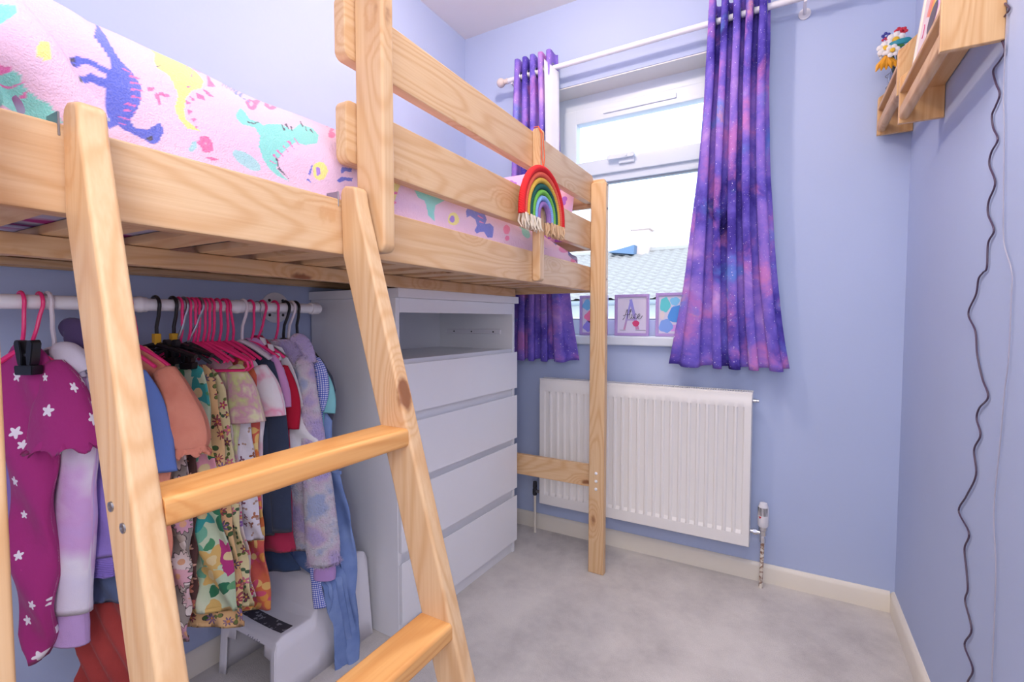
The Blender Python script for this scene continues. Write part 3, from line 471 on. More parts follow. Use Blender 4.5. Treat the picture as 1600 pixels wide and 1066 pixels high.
def printmat(name, bg, pal, scale=18, petals=5, size=.34, centre='F0C040', depth=.35, bg2=None, rough=.85, leaf=None, outline=None, keep=.0, rand=.7, wob=.0):
    """fabric with printed flowers, laid out on the cloth's own UVs (metres)"""
    a = NT(name, rough, .12); uv = a.uv()
    c = lin(bg) if not bg2 else a.ramp(a.noise(uv, 7, 3), [(.35, bg), (.65, bg2)])
    def layer(sc_, off, pal_, pet, sz, dp, cen, kp, prev):
        v = a.vec('ADD', uv, off)
        if wob: v = a.vec('ADD', v, a.vec('MULTIPLY', a.n('ShaderNodeTexNoise', Vector=v, Scale=30.).outputs['Color'], (wob, wob, 0)))
        vo = a.n('ShaderNodeTexVoronoi', {'feature': 'F1', 'voronoi_dimensions': '2D'}, Vector=v, Scale=float(sc_), Randomness=rand)
        dv = a.vec('SUBTRACT', a.vec('MULTIPLY', v, (1, 1, 0)), vo.outputs['Position'])
        sx = a.n('ShaderNodeSeparateXYZ', Vector=dv)
        ang = a.math('ARCTAN2', sx.outputs[1], sx.outputs[0]); r = a.math('MULTIPLY', a.n('ShaderNodeVectorMath', {'operation': 'LENGTH'}, Vector=dv).outputs['Value'], float(sc_))
        cs = a.n('ShaderNodeSeparateXYZ', Vector=vo.outputs['Color'])
        pt = a.math('COSINE', a.math('MULTIPLY_ADD', ang, float(pet), a.math('MULTIPLY', cs.outputs[1], 6.)))
        rad = a.math('MULTIPLY', a.math('MULTIPLY_ADD', pt, dp, 1.-dp), sz)
        rad = a.math('MULTIPLY', rad, a.math('MULTIPLY_ADD', cs.outputs[2], .5, .75))
        inside = a.math('LESS_THAN', r, rad)
        if kp: inside = a.math('MULTIPLY', inside, a.math('GREATER_THAN', cs.outputs[2], kp))
        pc = a.ramp(cs.outputs[0], [(i/len(pal_), p) for i, p in enumerate(pal_)], 'CONSTANT')
        if outline:
            ol = a.math('LESS_THAN', r, a.math('MULTIPLY', rad, 1.13)); 
            if kp: ol = a.math('MULTIPLY', ol, a.math('GREATER_THAN', cs.outputs[2], kp))
            prev = a.mix(ol, prev, lin(outline))
        out = a.mix(inside, prev, pc)
        if cen: 
            cc = a.math('LESS_THAN', r, sz*.27)
            if kp: cc = a.math('MULTIPLY', cc, a.math('GREATER_THAN', cs.outputs[2], kp))
            out = a.mix(cc, out, lin(cen))
        return out
    if leaf: c = layer(scale*1.35, (3.1, 1.7, 0), leaf, 2, size*1.1, .48, None, .15, c)
    c = layer(scale, (.3, .9, 0), pal, petals, size, depth, centre, keep, c)
    wv = a.noise(uv, 900, 1)
    a.col(a.mix(a.math('MULTIPLY', wv, .12), c, (.2, .2, .25, 1)))
    a.bump(a.math('ADD', a.math('MULTIPLY', a.noise(uv, 45, 3), 1.), a.math('MULTIPLY', wv, .15)), .35, .006)
    a.b.inputs['Sheen Weight'].default_value = .1
    return a.m

def cloth(name, c, c2=None, rough=.85, scale=6, fine=700, bump=.35):
    a = NT(name, rough, .12); uv = a.uv()
    f = a.noise(uv, scale, 3)
    if c2 is None: l = lin(c); b = a.mix(f, l, tuple(v*.88 for v in l[:3])+(1,))
    elif isinstance(c2, (list, tuple)): b = a.ramp(f, [(.3+.4*i/len(c2), q) for i, q in enumerate([c]+list(c2))])
    else: b = a.ramp(f, [(.38, c), (.62, c2)])
    w_ = a.noise(uv, fine, 1)
    a.col(a.mix(a.math('MULTIPLY', w_, .12), b, (.25, .25, .3, 1)))
    a.bump(a.math('ADD', a.noise(uv, 40, 3), a.math('MULTIPLY', w_, .2)), bump, .006)
    a.b.inputs['Sheen Weight'].default_value = .15
    return a.m

# pillow at the far end
def pillow_mesh(name, c, sx, sy, sz, mat, tilt=0.):
    NU = 40; vs = []; fs = []; uv = []
    for side in (1, -1):
        for i in range(NU+1):
            for j in range(NU+1):
                u = i/NU*2-1; v = j/NU*2-1
                r = max(0, (1-u**4)*(1-v**4))**.45
                p = Vector((u*sx*(1-.06*(1-v*v)*0), v*sy, side*sz*r+.006*noise.noise(Vector((u*3, v*3, side)))*r))
                p = Matrix.Rotation(tilt, 3, 'X') @ p; vs.append(Vector(c)+p); uv.append((u*sx, v*sy))
    n = NU+1
    for sd in (0, 1):
        for i in range(NU):
            for j in range(NU):
                a = sd*n*n+i*n+j; q = (a, a+1, a+n+1, a+n); fs.append(q if sd else q[::-1])
    return mesh_obj(name, vs, fs, mat, uvs=uv)
po = pillow_mesh('pillow', (-1.165, 1.885, 1.61), .385, .17, .05, printmat('heart_pillowcase', 'EDB4C6', ['E8447E', 'D868B0', 'B06AC8', 'F08AA0'], 16, 2, .42, None, .3, bg2='D9B4E0'), tilt=math.radians(74))
tag(po, 'pink patterned pillow propped at the far end of the loft bed', 'pillow')

# ---------------------------------------------------------------- rope rainbow on the guard rail
rb = thing('rope_rainbow', (-.695, 1.437, 1.44), 'red to lilac rope rainbow with cream tassels hanging on the guard rail', 'wall hanging')
def rope(c):
    a = NT('rope_'+c, .85, .1); uv = a.uv()
    sx = a.n('ShaderNodeSeparateXYZ', Vector=uv)
    t = a.math('SINE', a.math('MULTIPLY_ADD', sx.outputs[1], 900., a.math('MULTIPLY', sx.outputs[0], 500.)))
    l = lin(c); a.col(a.mix(a.math('MULTIPLY_ADD', t, .12, .15), l, tuple(v*.6 for v in l[:3])+(1,))); a.bump(t, .4, .001); return a.m
RC = ['E23236', 'EE6A55', 'E2B44E', '2E6058', '7CC255', '8FB4E8', '9E7AB8']
def rbp(r, t):    # arch in the plane of the rail
    return (-.700+0, 1.437+r*math.cos(t)*1.05, 1.462+r*math.sin(t)*1.08)
for k, c in enumerate(RC):
    r = .142-.0172*k; rr = .0115 if k == 0 else .0092
    pts = [(-.700, 1.437-r*1.05, 1.448)]+[rbp(r, PI-PI*q/28) for q in range(29)]+[(-.700, 1.437+r*1.05, 1.448)]
    MB().tube(pts, rr, 10).build('rope', rope(c), rb, uv=True)
M_tas = plain('cream_cotton', 'EADCC8', .9, .1)
M_tas2 = plain('beige_cotton', 'DDB892', .9, .1)
for sgn, mm in ((-1, M_tas), (1, M_tas2)):
    m = MB()
    for q in range(90):
        yy = 1.437+sgn*(.032+.115*random.random()); xx = -.700+random.uniform(-.012, .012); l = random.uniform(.030, .048)
        dy = random.uniform(-.007, .007)
        m.tube([(xx, yy, 1.45), (xx+random.uniform(-.006, .006), yy+dy*.6, 1.45-l*.55), (xx+random.uniform(-.004, .008), yy+dy, 1.45-l)], [.0032, .0038, .0012], 5)
    tag(m.build('tassel', mm, rb), kind='stuff')
MB().tube([(-.700, 1.437, 1.615), (-.704, 1.432, 1.66), (-.708, 1.436, 1.735), (-.720, 1.4365, 1.7595), (-.735, 1.437, 1.7590)], .0017, 6).build('hanging_cord', plain('orange_cord', 'E4683A', .8), rb)
MB().tube([(-.700, 1.437, 1.615), (-.699, 1.443, 1.66), (-.7045, 1.441, 1.735), (-.720, 1.4375, 1.7605)], .0017, 6).build('hanging_cord', plain('orange_cord', 'E4683A', .8), rb)

# ---------------------------------------------------------------- chest of drawers
CW, CD = .775, .470
ch_a = math.radians(-2.0)
chest = thing('chest_of_drawers', (0, 0, 0), 'tall white chest of drawers under the bed, its top drawer missing', 'chest of drawers')
def cpart(mb, name, mat=None, par=None): return mb.build(name, mat or M_white, par or chest)
# local frame: front face at x=0, interior towards -x, width along y from 0 to CW
cb = MB(); t = .018
cb.box(-CD, -.016, 0, t, 0, 1.20, .001); cb.box(-CD, -.016, CW-t, CW, 0, 1.20, .001); cb.box(-CD, -CD+.008, t, CW-t, .0, 1.20)
cb.box(-.034, -.016, t, CW-t, 1.150, 1.20, .001); cb.box(-CD+.01, -.03, t, CW-t, .055, .073)
for z in (.774, .548, .305): cb.box(-.090, -.040, t, CW-t, z-.012, z+.006)
cb.box(-CD+.01, -.0345, t, CW-t, .972, .984)
cpart(cb, 'carcass')
cpart(MB().box(-CD-.004, .004, -.006, CW+.006, 1.2005, 1.232, .002, 2), 'top_panel')
cpart(MB().box(-.040, -.022, t, CW-t, 0, .055, .001), 'plinth')
for yy in (t, CW-t-.010):
    rn = cpart(MB().box(-CD+.06, -.08, yy+.0005, yy+.0095, 1.055, 1.078, .002), 'drawer_runner', M_plastic_w)
    for q in (-.36, -.25, -.12): MB().lathe([(.004, 0), (.004, .0012)], (q, yy+(.0095 if yy < .1 else -.0012), 1.066), 'y', 8).build('screw', M_dark, rn)
for (z0, z1, zg) in ((.800, .972, .986), (.560, .766, .807), (.317, .533, .567), (.062, .280, .324)):
    # front with a bevelled finger lip on its upper edge
    prof = [(-.018, z0), (0, z0), (0, z1-.001), (-.0015, z1), (-.018, z1-.020)]
    df = cpart(MB().prism(prof, 'y', .0015, CW-.0015, .0008), 'drawer')
    MB().box(-.034, -.0215, t+.001, CW-t-.001, z1-.030, zg).build('finger_recess', M_white, df)
    m = MB(); m.box(-.43, -.036, t+.013, t+.025, z0+.02, z1-.055); m.box(-.43, -.036, CW-t-.025, CW-t-.013, z0+.02, z1-.055); m.box(-.43, -.036, t+.025, CW-t-.025, z0+.02, z0+.03)
    m.box(-.0355, -.0185, t+.002, CW-t-.002, z0+.01, z1-.031)
    m.build('drawer_box', M_white, df)
chest.location = (-1.133, 1.218, 0); chest.rotation_euler = (0, 0, ch_a)

# ---------------------------------------------------------------- radiator
RY0 = 2.189
rad = thing('radiator', (-.6, RY0+.04, .174), 'white ribbed panel radiator under the window', 'radiator')
RXa, RXb, RZa, RZb = -1.087, -.110, .174, .822
NF = 25; pitch = (RXb-RXa-.05)/NF; xs = [RXa]
prof = [(RXa, .004), (RXa+.003, 0)]
vs = []; fs = []
for i in range(NF):
    xc = RXa+.025+pitch*(i+.5)
    for dx, d in ((-.40, 0), (-.26, 1), (.26, 1), (.40, 0)): prof.append((xc+dx*pitch, d))
prof += [(RXb-.003, 0), (RXb, .004)]
zr = [(RZa, 0, .006), (RZa+.004, 0, 0), (RZa+.052, 0, 0), (RZa+.066, 1, 0), (RZb-.075, 1, 0), (RZb-.060, 0, 0), (RZb-.030, 0, 0), (RZb-.024, 0, .003), (RZb-.004, 0, .003), (RZb, 0, .008)]
for z, k, e in zr:
    for (x, d) in prof: vs.append((x, RY0+(d*.0085*k if d in (0, 1) else d)+e, z))
n = len(prof)
for j in range(len(zr)-1):
    for i in range(n-1): fs.append((j*n+i, j*n+i+1, (j+1)*n+i+1, (j+1)*n+i))
fp_ = mesh_obj('front_panel', vs, fs, M_rad, rad, smooth=True, sharp=math.radians(30))
so_ = fp_.modifiers.new('sheet', 'SOLIDIFY'); so_.thickness = .0015; so_.offset = -1
m = MB(); m.box(RXa, RXa+.0015, RY0+.006, RY0+.065, RZa+.012, RZb); m.box(RXb-.0015, RXb, RY0+.006, RY0+.065, RZa+.012, RZb); m.box(RXa+.01, RXb-.01, RY0+.056, RY0+.064, RZa+.01, RZb-.02)
m.build('side_panel', M_rad, rad, smooth=False)
m = MB(); m.box(RXa, RXb, RY0+.005, RY0+.011, RZb-.002, RZb+.0035); m.box(RXa, RXb, RY0+.060, RY0+.066, RZb-.002, RZb+.0035)
k = 0; x = RXa+.004
while x < RXb-.003: m.box(x, x+.0042, RY0+.011, RY0+.060, RZb-.0005, RZb+.0035); x += .0098
tag(m.build('top_grille', M_rad, rad, smooth=False), kind='stuff')
m = MB()
for x in (RXa+.12, RXb-.12): m.box(x, x+.03, RY0+.066, YW-.001, .25, .75)
m.build('wall_bracket', M_rad, rad, smooth=False)
MB().lathe([(.008, 0), (.008, .012), (.006, .014), (.006, .022)], (RXb+.0005, RY0+.035, RZb-.035), 'x', 12).build('bleed_valve', M_chrome, rad)
# thermostatic valve on the right
vx = -.062; vy = RY0+.035
tv_ = MB(); tv_.lathe([(.016, .262), (.020, .268), (.021, .31), (.0195, .345), (.014, .362), (.004, .366)], (vx, vy, 0), n=20)
tvo = tv_.build('valve_head', M_plastic_w, rad)
m = MB()
for q in range(-4, 5):
    a = -PI/2-.25+q*.27; m.box(vx+math.cos(a)*.0195-.0012, vx+math.cos(a)*.0195+.0012, vy+math.sin(a)*.0205-.001, vy+math.sin(a)*.0205+.001, .312, .345)
m.build('valve_slots', M_dark, tvo)
MB().prism([(vx-.016, .309), (vx-.006, .309), (vx-.011, .300)], 'y', vy-.0212, vy-.0190).build('valve_marker', plain('red_marker', 'D02030', .4), tvo)
m = MB(); m.lathe([(.013, .225), (.013, .245), (.017, .248), (.017, .262)], (vx, vy, 0), n=14); m.tube([(vx, vy, .235), (RXb+.001, vy, .235)], .009, 12); m.lathe([(.013, 0), (.013, .014)], (RXb+.012, vy, .235), 'x', 6)
m.lathe([(.012, .195), (.012, .212), (.009, .226)], (vx, vy, 0), n=6)
m.build('valve_body', M_chrome, rad)
a = NT('worn_painted_copper', .5, .4); a.col(a.ramp(a.noise(a.obj(), 45, 3), [(.44, 'E8E0D4'), (.50, '7A4A30'), (.62, 'E2D8CC')]))
MB().tube([(vx, vy, .20), (vx-.002, vy, .1), (vx-.004, vy, .0)], .0075, 10).build('pipe', a.m, rad)
lx = -1.128
MB().tube([(lx, vy, .222), (RXa+.001, vy, .222)], .008, 10).build('valve_body', M_steel, rad)
MB().lathe([(.010, .200), (.012, .21), (.012, .232), (.009, .238), (.011, .243), (.010, .272), (.003, .275)], (lx, vy, 0), n=12).build('lockshield_cap', M_dark, rad)
MB().tube([(lx, vy, .20), (lx+.001, vy, 0)], .0065, 10).build('pipe', M_trim, rad)

# ---------------------------------------------------------------- curtain rod and curtains
CY, CZ = 2.20, 2.362
rod = thing('curtain_rod', (-.6, CY, CZ), 'white curtain pole with ball finials above the window', 'curtain pole')
MB().tube([(-1.275, CY, CZ), (.115, CY, CZ)], .0125, 16).build('pole', M_plastic_w, rad and rod)
for sgn, xe in ((-1, -1.275), (1, .115)):
    pf = [(.009, 0), (.014, .003), (.014, .010), (.008, .013), (.013, .018), (.013, .022), (.008, .025)]
    for q in range(9): a_ = .5+q/8*(PI-.5); pf.append((max(.0006, .023*math.sin(a_)), .045-.023*math.cos(a_)))
    m = MB().lathe([(r, sgn*h) for r, h in pf], (xe, CY, CZ), 'x', 18)
    m.build('finial', plain('cream_wood_finial', 'E4D5CF', .4), rod)
for xb in (-1.255, .04):
    MB().tube([(xb, CY, CZ-.015), (xb, CY+.02, CZ-.02), (xb, YW-.004, CZ-.02)], .006, 8).lathe([(.022, -.006), (.022, -.0005)], (xb, YW, CZ-.02), 'y', 14).build('bracket', M_plastic_w, rod)

def galaxy():
    a = NT('galaxy_print_cloth', .8, .12); uv = a.uv()
    d = a.vec('ADD', uv, a.vec('MULTIPLY', a.n('ShaderNodeTexNoise', Vector=uv, Scale=3.5, Detail=3.).outputs['Color'], (.22, .22, 0)))
    n1 = a.noise(d, 2.7, 6, .62); n2 = a.noise(a.vec('ADD', d, (5, 3, 0)), 5.5, 5, .6); n3 = a.noise(a.vec('ADD', d, (9, 8, 0)), 4.5, 4, .6)
    c = a.ramp(n1, [(.30, '281E64'), (.40, '5A4AB4'), (.49, '7E6CD8'), (.58, 'A884E4'), (.68, 'DCB0F2')])
    c = a.mix(a.math('MULTIPLY', a.n('ShaderNodeMapRange', {'interpolation_type': 'SMOOTHSTEP'}, Value=n2, From_Min=.50, From_Max=.68).outputs[0], .62), c, lin('EA8ED0'))
    c = a.mix(a.math('MULTIPLY', a.n('ShaderNodeMapRange', {'interpolation_type': 'SMOOTHSTEP'}, Value=n3, From_Min=.56, From_Max=.72).outputs[0], .7), c, lin('6A9CF0'))
    c = a.mix(a.n('ShaderNodeMapRange', {'interpolation_type': 'SMOOTHSTEP'}, Value=a.math('MULTIPLY', n2, n3), From_Min=.36, From_Max=.46).outputs[0], c, lin('F4A0A8'))
    for (sc_, th) in ((50., .045), (22., .040)):
        vo = a.n('ShaderNodeTexVoronoi', {'voronoi_dimensions': '2D'}, Vector=uv, Scale=sc_)
        st = a.math('MULTIPLY', a.math('LESS_THAN', vo.outputs['Distance'], th), a.math('GREATER_THAN', a.n('ShaderNodeSeparateXYZ', Vector=vo.outputs['Color']).outputs[0], .45))
        c = a.mix(st, c, lin('F4E8FF'))
    a.col(c); a.bump(a.noise(uv, 40, 3), .12, .004)
    tr = a.n('ShaderNodeBsdfTranslucent', Color=c); ms = a.n('ShaderNodeMixShader', Fac=.16)
    a.t.links.new(a.b.outputs[0], ms.inputs[1]); a.t.links.new(tr.outputs[0], ms.inputs[2]); a.t.links.new(ms.outputs[0], a.t.nodes['Material Output'].inputs[0])
    return a.m
M_gal = galaxy(); M_lining = plain('white_curtain_lining', 'D8DCEC', .85, .1)
def curtain(label, xt0, xt1, xb0, xb1, nf, flip, zt=2.440, zb=.918, seed=0, flare=None, cut=0.):
    NX, NZ = nf*16, 70; vs = []; uv = []; fs = []
    for j in range(NZ+1):
        t = j/NZ; z = zt+(zb-zt)*t; tt = t**1.15
        e0 = xt0+(xb0-xt0)*tt; e1 = xt1+(xb1-xt1)*tt
        amp = .036*(1-.35*t)
        for i in range(NX+1):
            u = i/NX
            ph = u*nf*2*PI*.5*2+.5*math.sin(seed+u*5)*t
            # folds become uneven towards the hem
            uu = u+.018*math.sin(u*17+seed)*t
            x = e0+(e1-e0)*uu
            cc = math.cos(ph); cc = (abs(cc)**.7)*(1 if cc > 0 else -1); y = CY+amp*cc*(1-.3*math.sin(u*9+seed)**2*t)
            x += .006*math.sin(ph*2)*(1-t)+.010*math.sin(ph*2+.5)*t
            if flare and u > flare[0] : x += flare[1]*(u-flare[0])/(1-flare[0])*t**3
            if flare and flare[0] < 0 and u < -flare[0]: x -= flare[1]*(1-u/(-flare[0]))*t**3
            x += .004*noise.noise(Vector((u*6, z*4, seed)))
            y = min(y, YW-.012)
            zz = z-cut*math.sin(u*PI)*t + .006*math.cos(ph)*t
            vs.append((x, y, zz)); uv.append((u*nf*.17+seed*1.7, z))
    n = NX+1; fs = [(j*n+i, j*n+i+1, (j+1)*n+i+1, (j+1)*n+i) for j in range(NZ) for i in range(NX)]
    ct = thing('curtain', ((xt0+xt1)/2, CY, zb), label, 'curtain', 'galaxy print curtains')
    o = mesh_obj('curtain_cloth', vs, fs, [M_lining, M_gal], ct, uvs=uv)
    sm = o.modifiers.new('lining', 'SOLIDIFY'); sm.thickness = .0022; sm.offset = 0 ; sm.material_offset = 1 if not flip else 0; sm.material_offset_rim = 0
    if flip: sm.material_offset = 1
    # eyelets where the pole passes each pleat flank
    for q in range(nf*2):
        u = (q+.5)/(nf*2); x = xt0+(xt1-xt0)*u
        m = MB(); pts = [(x+.001, CY+.021*math.cos(k/16*2*PI), CZ+.021*math.sin(k/16*2*PI)) for k in range(17)]
        m.tube(pts, .0035, 6, cap=False); m.build('eyelet', M_steel, ct)
    return ct
cl = curtain('galaxy print curtain left of the window, half behind the bed and chest', -1.232, -1.010, -1.30, -.965, 5, False, seed=2.1, flare=(.80, .075))
vs = []; uv = []
for j in range(21):
    t = j/20; a_ = at(850+4*t, 92+330*t, Y=CY-.046); b_ = at(873+3*t, 113+330*t, Y=CY-.010)
    for k in range(7): p = a_.lerp(b_, k/6); vs.append((p.x, p.y+.004*math.sin(k*1.3+t*4), p.z)); uv.append((k*.01, p.z))
lp = mesh_obj('lining_flap', vs, [(j*7+k, j*7+k+1, j*7+k+8, j*7+k+7) for j in range(20) for k in range(6)], M_lining, cl, uvs=uv)
mm = lp.modifiers.new('thick', 'SOLIDIFY'); mm.thickness = .0015
curtain('galaxy print curtain hanging in full view right of the window', -.312, -.080, -.372, -.072, 5, False, seed=4.4, flare=(-.22, .085), zb=.922)

# ---------------------------------------------------------------- picture frames on the window sill
M_lil = plain('lilac_frame', 'B79AD6', .45, .35, var=.05)
def watercolour(name, cs, scale=9, bgc='EFE6F4', seed=0):
    a = NT(name, .6, .2); o = a.vec('ADD', a.obj(), (seed, seed*2, 0)); f = a.noise(o, scale*2.2, 3, .5, .6)
    a.col(a.ramp(f, [(.28, bgc)]+[(.36+.34*i/len(cs), c) for i, c in enumerate(cs)])); return a.m
M_mount = plain('pale_lilac_paper', 'DED6EE', .7, .2, var=.02)
M_ink = plain('grey_ink', '4A4458', .6, .2)
def pic(xc, z0, wdt, h, label, art, yb=2.335, extra=None):
    f = thing('picture_frame', (xc, yb, z0), label, 'picture frame')
    m = MB(); y = yb; ring(m, xc-wdt/2, xc+wdt/2, z0, z0+h, .0135, y-.006, y+.008, .0025)
    m.box(xc-wdt/2+.01, xc+wdt/2-.01, y+.004, y+.007, z0+.01, z0+h-.01); m.build('frame', M_lil, f)
    m = MB().box(xc-wdt/2+.011, xc+wdt/2-.011, y+.0015, y+.0035, z0+.011, z0+h-.011); p = m.build('print', art, f)
    m = MB(); m.prism([(y+.008, z0+h*.6), (y+.012, z0+h*.6), (y+.058, z0+.001), (y+.050, z0+.001)], 'x', xc-.02, xc+.02, 0).build('easel_back', M_dark, f)
    if extra: extra(xc, z0, y+.0012, p)
    return f
SZ = OZ0+.0006
def leftart(xc, z0, y, p):
    for (cx, cz, r, c) in ((-.035, .155, .026, '7AB8E8'), (.02, .14, .034, 'E890C8'), (-.02, .095, .028, 'F07EA8'), (.035, .07, .03, 'C88AE0'), (-.03, .045, .026, '9C90E8')):
        m = MB(); pts = [(xc+cx+r*(1+.18*math.sin(3*t+cx*90))*math.cos(t), z0+cz+r*(1+.15*math.cos(4*t))*math.sin(t)) for t in [k/18*2*PI for k in range(18)]]
        m.prism(pts, 'y', y-.0006, y, 0).build('painted_patch', watercolour('patch_'+c, [c, c], 9, c), p, smooth=False)
pic(-.851, SZ, .150, .203, 'small lilac frame with pink and blue print, partly behind the bed post', M_mount, extra=leftart)
def alice(xc, z0, y, p):
    # the big A, brushed lilac to pink, then the name across it
    A = MB()
    def P(x, z): return (xc-.0795+x*.159, z0+z*.2)
    A.prism([P(.24, .15), P(.30, .15), P(.475, .76), P(.44, .86)], 'y', y-.0006, y)
    A.prism([P(.42, .88), P(.50, .90), P(.735, .16), P(.63, .16)], 'y', y-.0008, y-.0002)
    A.prism([P(.33, .375), P(.62, .375), P(.61, .405), P(.34, .405)], 'y', y-.0005, y)
    a = NT('brushed_letter', .7, .1); sp = a.n('ShaderNodeSeparateXYZ', Vector=a.obj())
    a.col(a.ramp(a.math('MULTIPLY', sp.outputs[2], 5.), [(.1, 'D890B0'), (.4, 'B0A0D8'), (.75, '9A98E8')])); A.build('letter', a.m, p, smooth=False)
    m = MB(); m.prism([P(.60+.105*math.cos(t)*(1+.1*math.sin(3*t))+.03, .30+.075*math.sin(t)) for t in [k/16*2*PI for k in range(16)]], 'y', y-.0012, y-.0003); m.build('painted_flower', plain('pink_paint', 'E0487E', .7), p, smooth=False)
    m = MB(); m.box(P(.13, 0)[0], P(.32, 0)[0], y-.0009, y, P(0, .135)[1], P(0, .141)[1]); m.box(P(.62, 0)[0], P(.93, 0)[0], y-.0009, y, P(0, .135)[1], P(0, .142)[1]); m.build('line', M_ink, p, smooth=False)
    S = [ [(.20,.40),(.25,.44),(.33,.62),(.35,.63),(.36,.42)], [(.22,.49),(.30,.52),(.40,.52)], [(.40,.52),(.46,.62),(.46,.65),(.43,.62),(.42,.46),(.44,.42),(.48,.46)],
          [(.49,.53),(.49,.44),(.51,.42),(.55,.46)], [(.492,.60),(.497,.61)], [(.63,.52),(.60,.54),(.56,.49),(.57,.43),(.62,.42),(.67,.46)], [(.67,.46),(.73,.49),(.73,.54),(.69,.53),(.67,.46),(.70,.41),(.76,.43),(.81,.49)]]
    m = MB()
    for s in S:
        n = 14; pts = [bez(s, k/n) for k in range(n+1)] if len(s) > 2 else s
        m.tube([(P(*q)[0]+.003, y-.0016, P(*q)[1]) for q in pts], [.0021+.0008*math.sin(k*1.1) for k in range(len(pts))], 6, flat=.4)
    m.build('name_lettering', M_ink, p)
pic(-.655, SZ, .170, .203, 'lilac frame with the letter A and the name Alice on the window sill', M_mount, extra=alice)
def rightart(xc, z0, y, p):
    for (cx, cz, rx, rz, c) in ((.03, .105, .062, .045, '5A9AE8'), (-.045, .15, .024, .035, '6AD0D8'), (.0, .165, .022, .02, '88C8F0'), (-.04, .05, .032, .032, '86A8EC'), (.02, .04, .05, .018, 'D8A0E8'), (-.058, .10, .012, .02, 'E8D8DC')):
        m = MB(); pts = [(xc+cx+rx*(1+.12*math.sin(3*t+cx*90))*math.cos(t), z0+cz+rz*(1+.1*math.cos(5*t))*math.sin(t)) for t in [k/20*2*PI for k in range(20)]]
        m.prism(pts, 'y', y-.0006-.0002*abs(cx)*30, y, 0).build('painted_patch', watercolour('patch_'+c, [c, c], 9, c), p, smooth=False)
pic(-.452, SZ, .175, .206, 'lilac frame with an abstract blue print, beside the right curtain', M_mount, extra=rightart)

# ---------------------------------------------------------------- wall shelves on the right wall
def spice_shelf(ya, yb, z0, label, h=.145):
    D = .106; xf = XR-D
    s = thing('wall_shelf', (XR-.05, (ya+yb)/2, z0), label, 'shelf', 'pine ledge shelves on the right wall')
    poly = [(xf, z0+.001), (XR-.001, z0), (XR-.001, z0+h+.03)]
    poly += [(xf+.045, z0+h+.03), (xf+.012, z0+h)]+[(xf+.002, z0+h-.006), (xf, z0+h-.014)]
    for y in (ya, yb-.014): MB().prism(poly, 'y', y, y+.014, .0015, 1).build('end_panel', M_shelfz, s)
    MB().box(xf+.001, XR-.002, ya+.0138, yb-.0138, z0+.090, z0+.104, .002).build('shelf_board', M_shelfy, s)
    MB().prism(rrect(xf+.001, z0+.010, xf+.026, z0+.046, .011, 5, (1, 1, 0, 0)), 'y', ya+.0138, yb-.0138, .0015, 1).build('front_bar', M_shelfy, s)
    return s
shA = spice_shelf(1.405, 1.862, 1.712, 'pine wall ledge nearest the viewer, holding a rainbow picture', )
shB = spice_shelf(1.895, 2.272, 1.812, 'pine wall ledge in the window corner, holding a bunch of toy flowers', )
# rainbow picture leaning in the near ledge
pf = thing('rainbow_picture', (.32, 1.64, 1.817), 'white framed rainbow and cloud picture standing in the near wall ledge', 'picture')
lean = math.radians(7); px0 = .300; z0 = 1.8172; Hh = .34; ya, yb = 1.452, 1.838
def L(v): d = v[2]-z0; return (px0+(v[0])*math.cos(lean)+d*math.sin(lean), v[1], z0+d*math.cos(lean)-(v[0])*math.sin(lean))
def lm(m): m.v = [L(v) for v in m.v]; return m
m = MB(); w_ = .016
for bx in ((ya, ya+w_, z0, z0+Hh), (yb-w_, yb, z0, z0+Hh), (ya+w_-.001, yb-w_+.001, z0, z0+w_), (ya+w_-.001, yb-w_+.001, z0+Hh-w_, z0+Hh)): m.box(0, .014, bx[0], bx[1], bx[2], bx[3], .002, 2)
lm(m).build('frame', plain('cream_white_frame', 'F6ECE0', .4), pf)
pr = lm(MB().box(.005, .009, ya+.01, yb-.01, z0+.01, z0+Hh-.01)).build('print', plain('print_paper', 'F4DCDD', .6, .3, var=.03), pf)
# rainbow arch bands, centre to the right of the cloud
def band(r0, r1, c, n=30, cy=1.60, cz=1.87):
    vs = []; fs = []
    for k in range(n+1):
        t = PI*k/n
        for r in (r0, r1): vs.append(L((.0045, max(ya+.017, min(yb-.017, cy+r*math.cos(t))), min(z0+Hh-.018, cz+r*math.sin(t)*1.25))))
    fs = [(2*k, 2*k+1, 2*k+3, 2*k+2) for k in range(n)]
    mesh_obj('painted_band', vs, fs, watercolour('wash_'+c, [c, c], 6, c), pr, smooth=False)
for k, c in enumerate(['F4A090', 'F28A78', 'F6AE62', 'F4DC78', 'C4C0F4', 'E8B8E4', 'F6DCC0']): band(.232-.026*k, .206-.026*k, c, cy=1.565, cz=1.82)
vs = []; 
for k in range(40):
    t = k/40*2*PI; r = .050*(1+.14*abs(math.sin(3*t))); vs.append(L((.0040, at(1441, 62, X=.315).y+r*math.cos(t)*1.15, at(1441, 62, X=.315).z+r*math.sin(t)*1.0)))
mesh_obj('painted_cloud', vs, [tuple(range(40))], plain('cloud_paint', 'F8E4E8', .6), pr, smooth=False)
m = MB(); m.tube([L((.0035, at(1439, 50, X=.312).y+.010*math.cos(t), at(1439, 50, X=.312).z+.018*math.sin(t))) for t in [PI*.5+k/10*PI for k in range(11)]], .0014, 6); m.build('painted_curl', plain('pink_ink', 'D85C8C', .6), pr)
m = MB(); vs = [L((.0036, at(1456, 27, X=.315).y+.050*math.cos(t), at(1456, 27, X=.315).z+.034*math.sin(t))) for t in [k/26*2*PI for k in range(26)]]
mesh_obj('dark_oval', vs, [tuple(range(26))], plain('dark_brown_print', '5A3E34', .35, .5), pr, smooth=False)
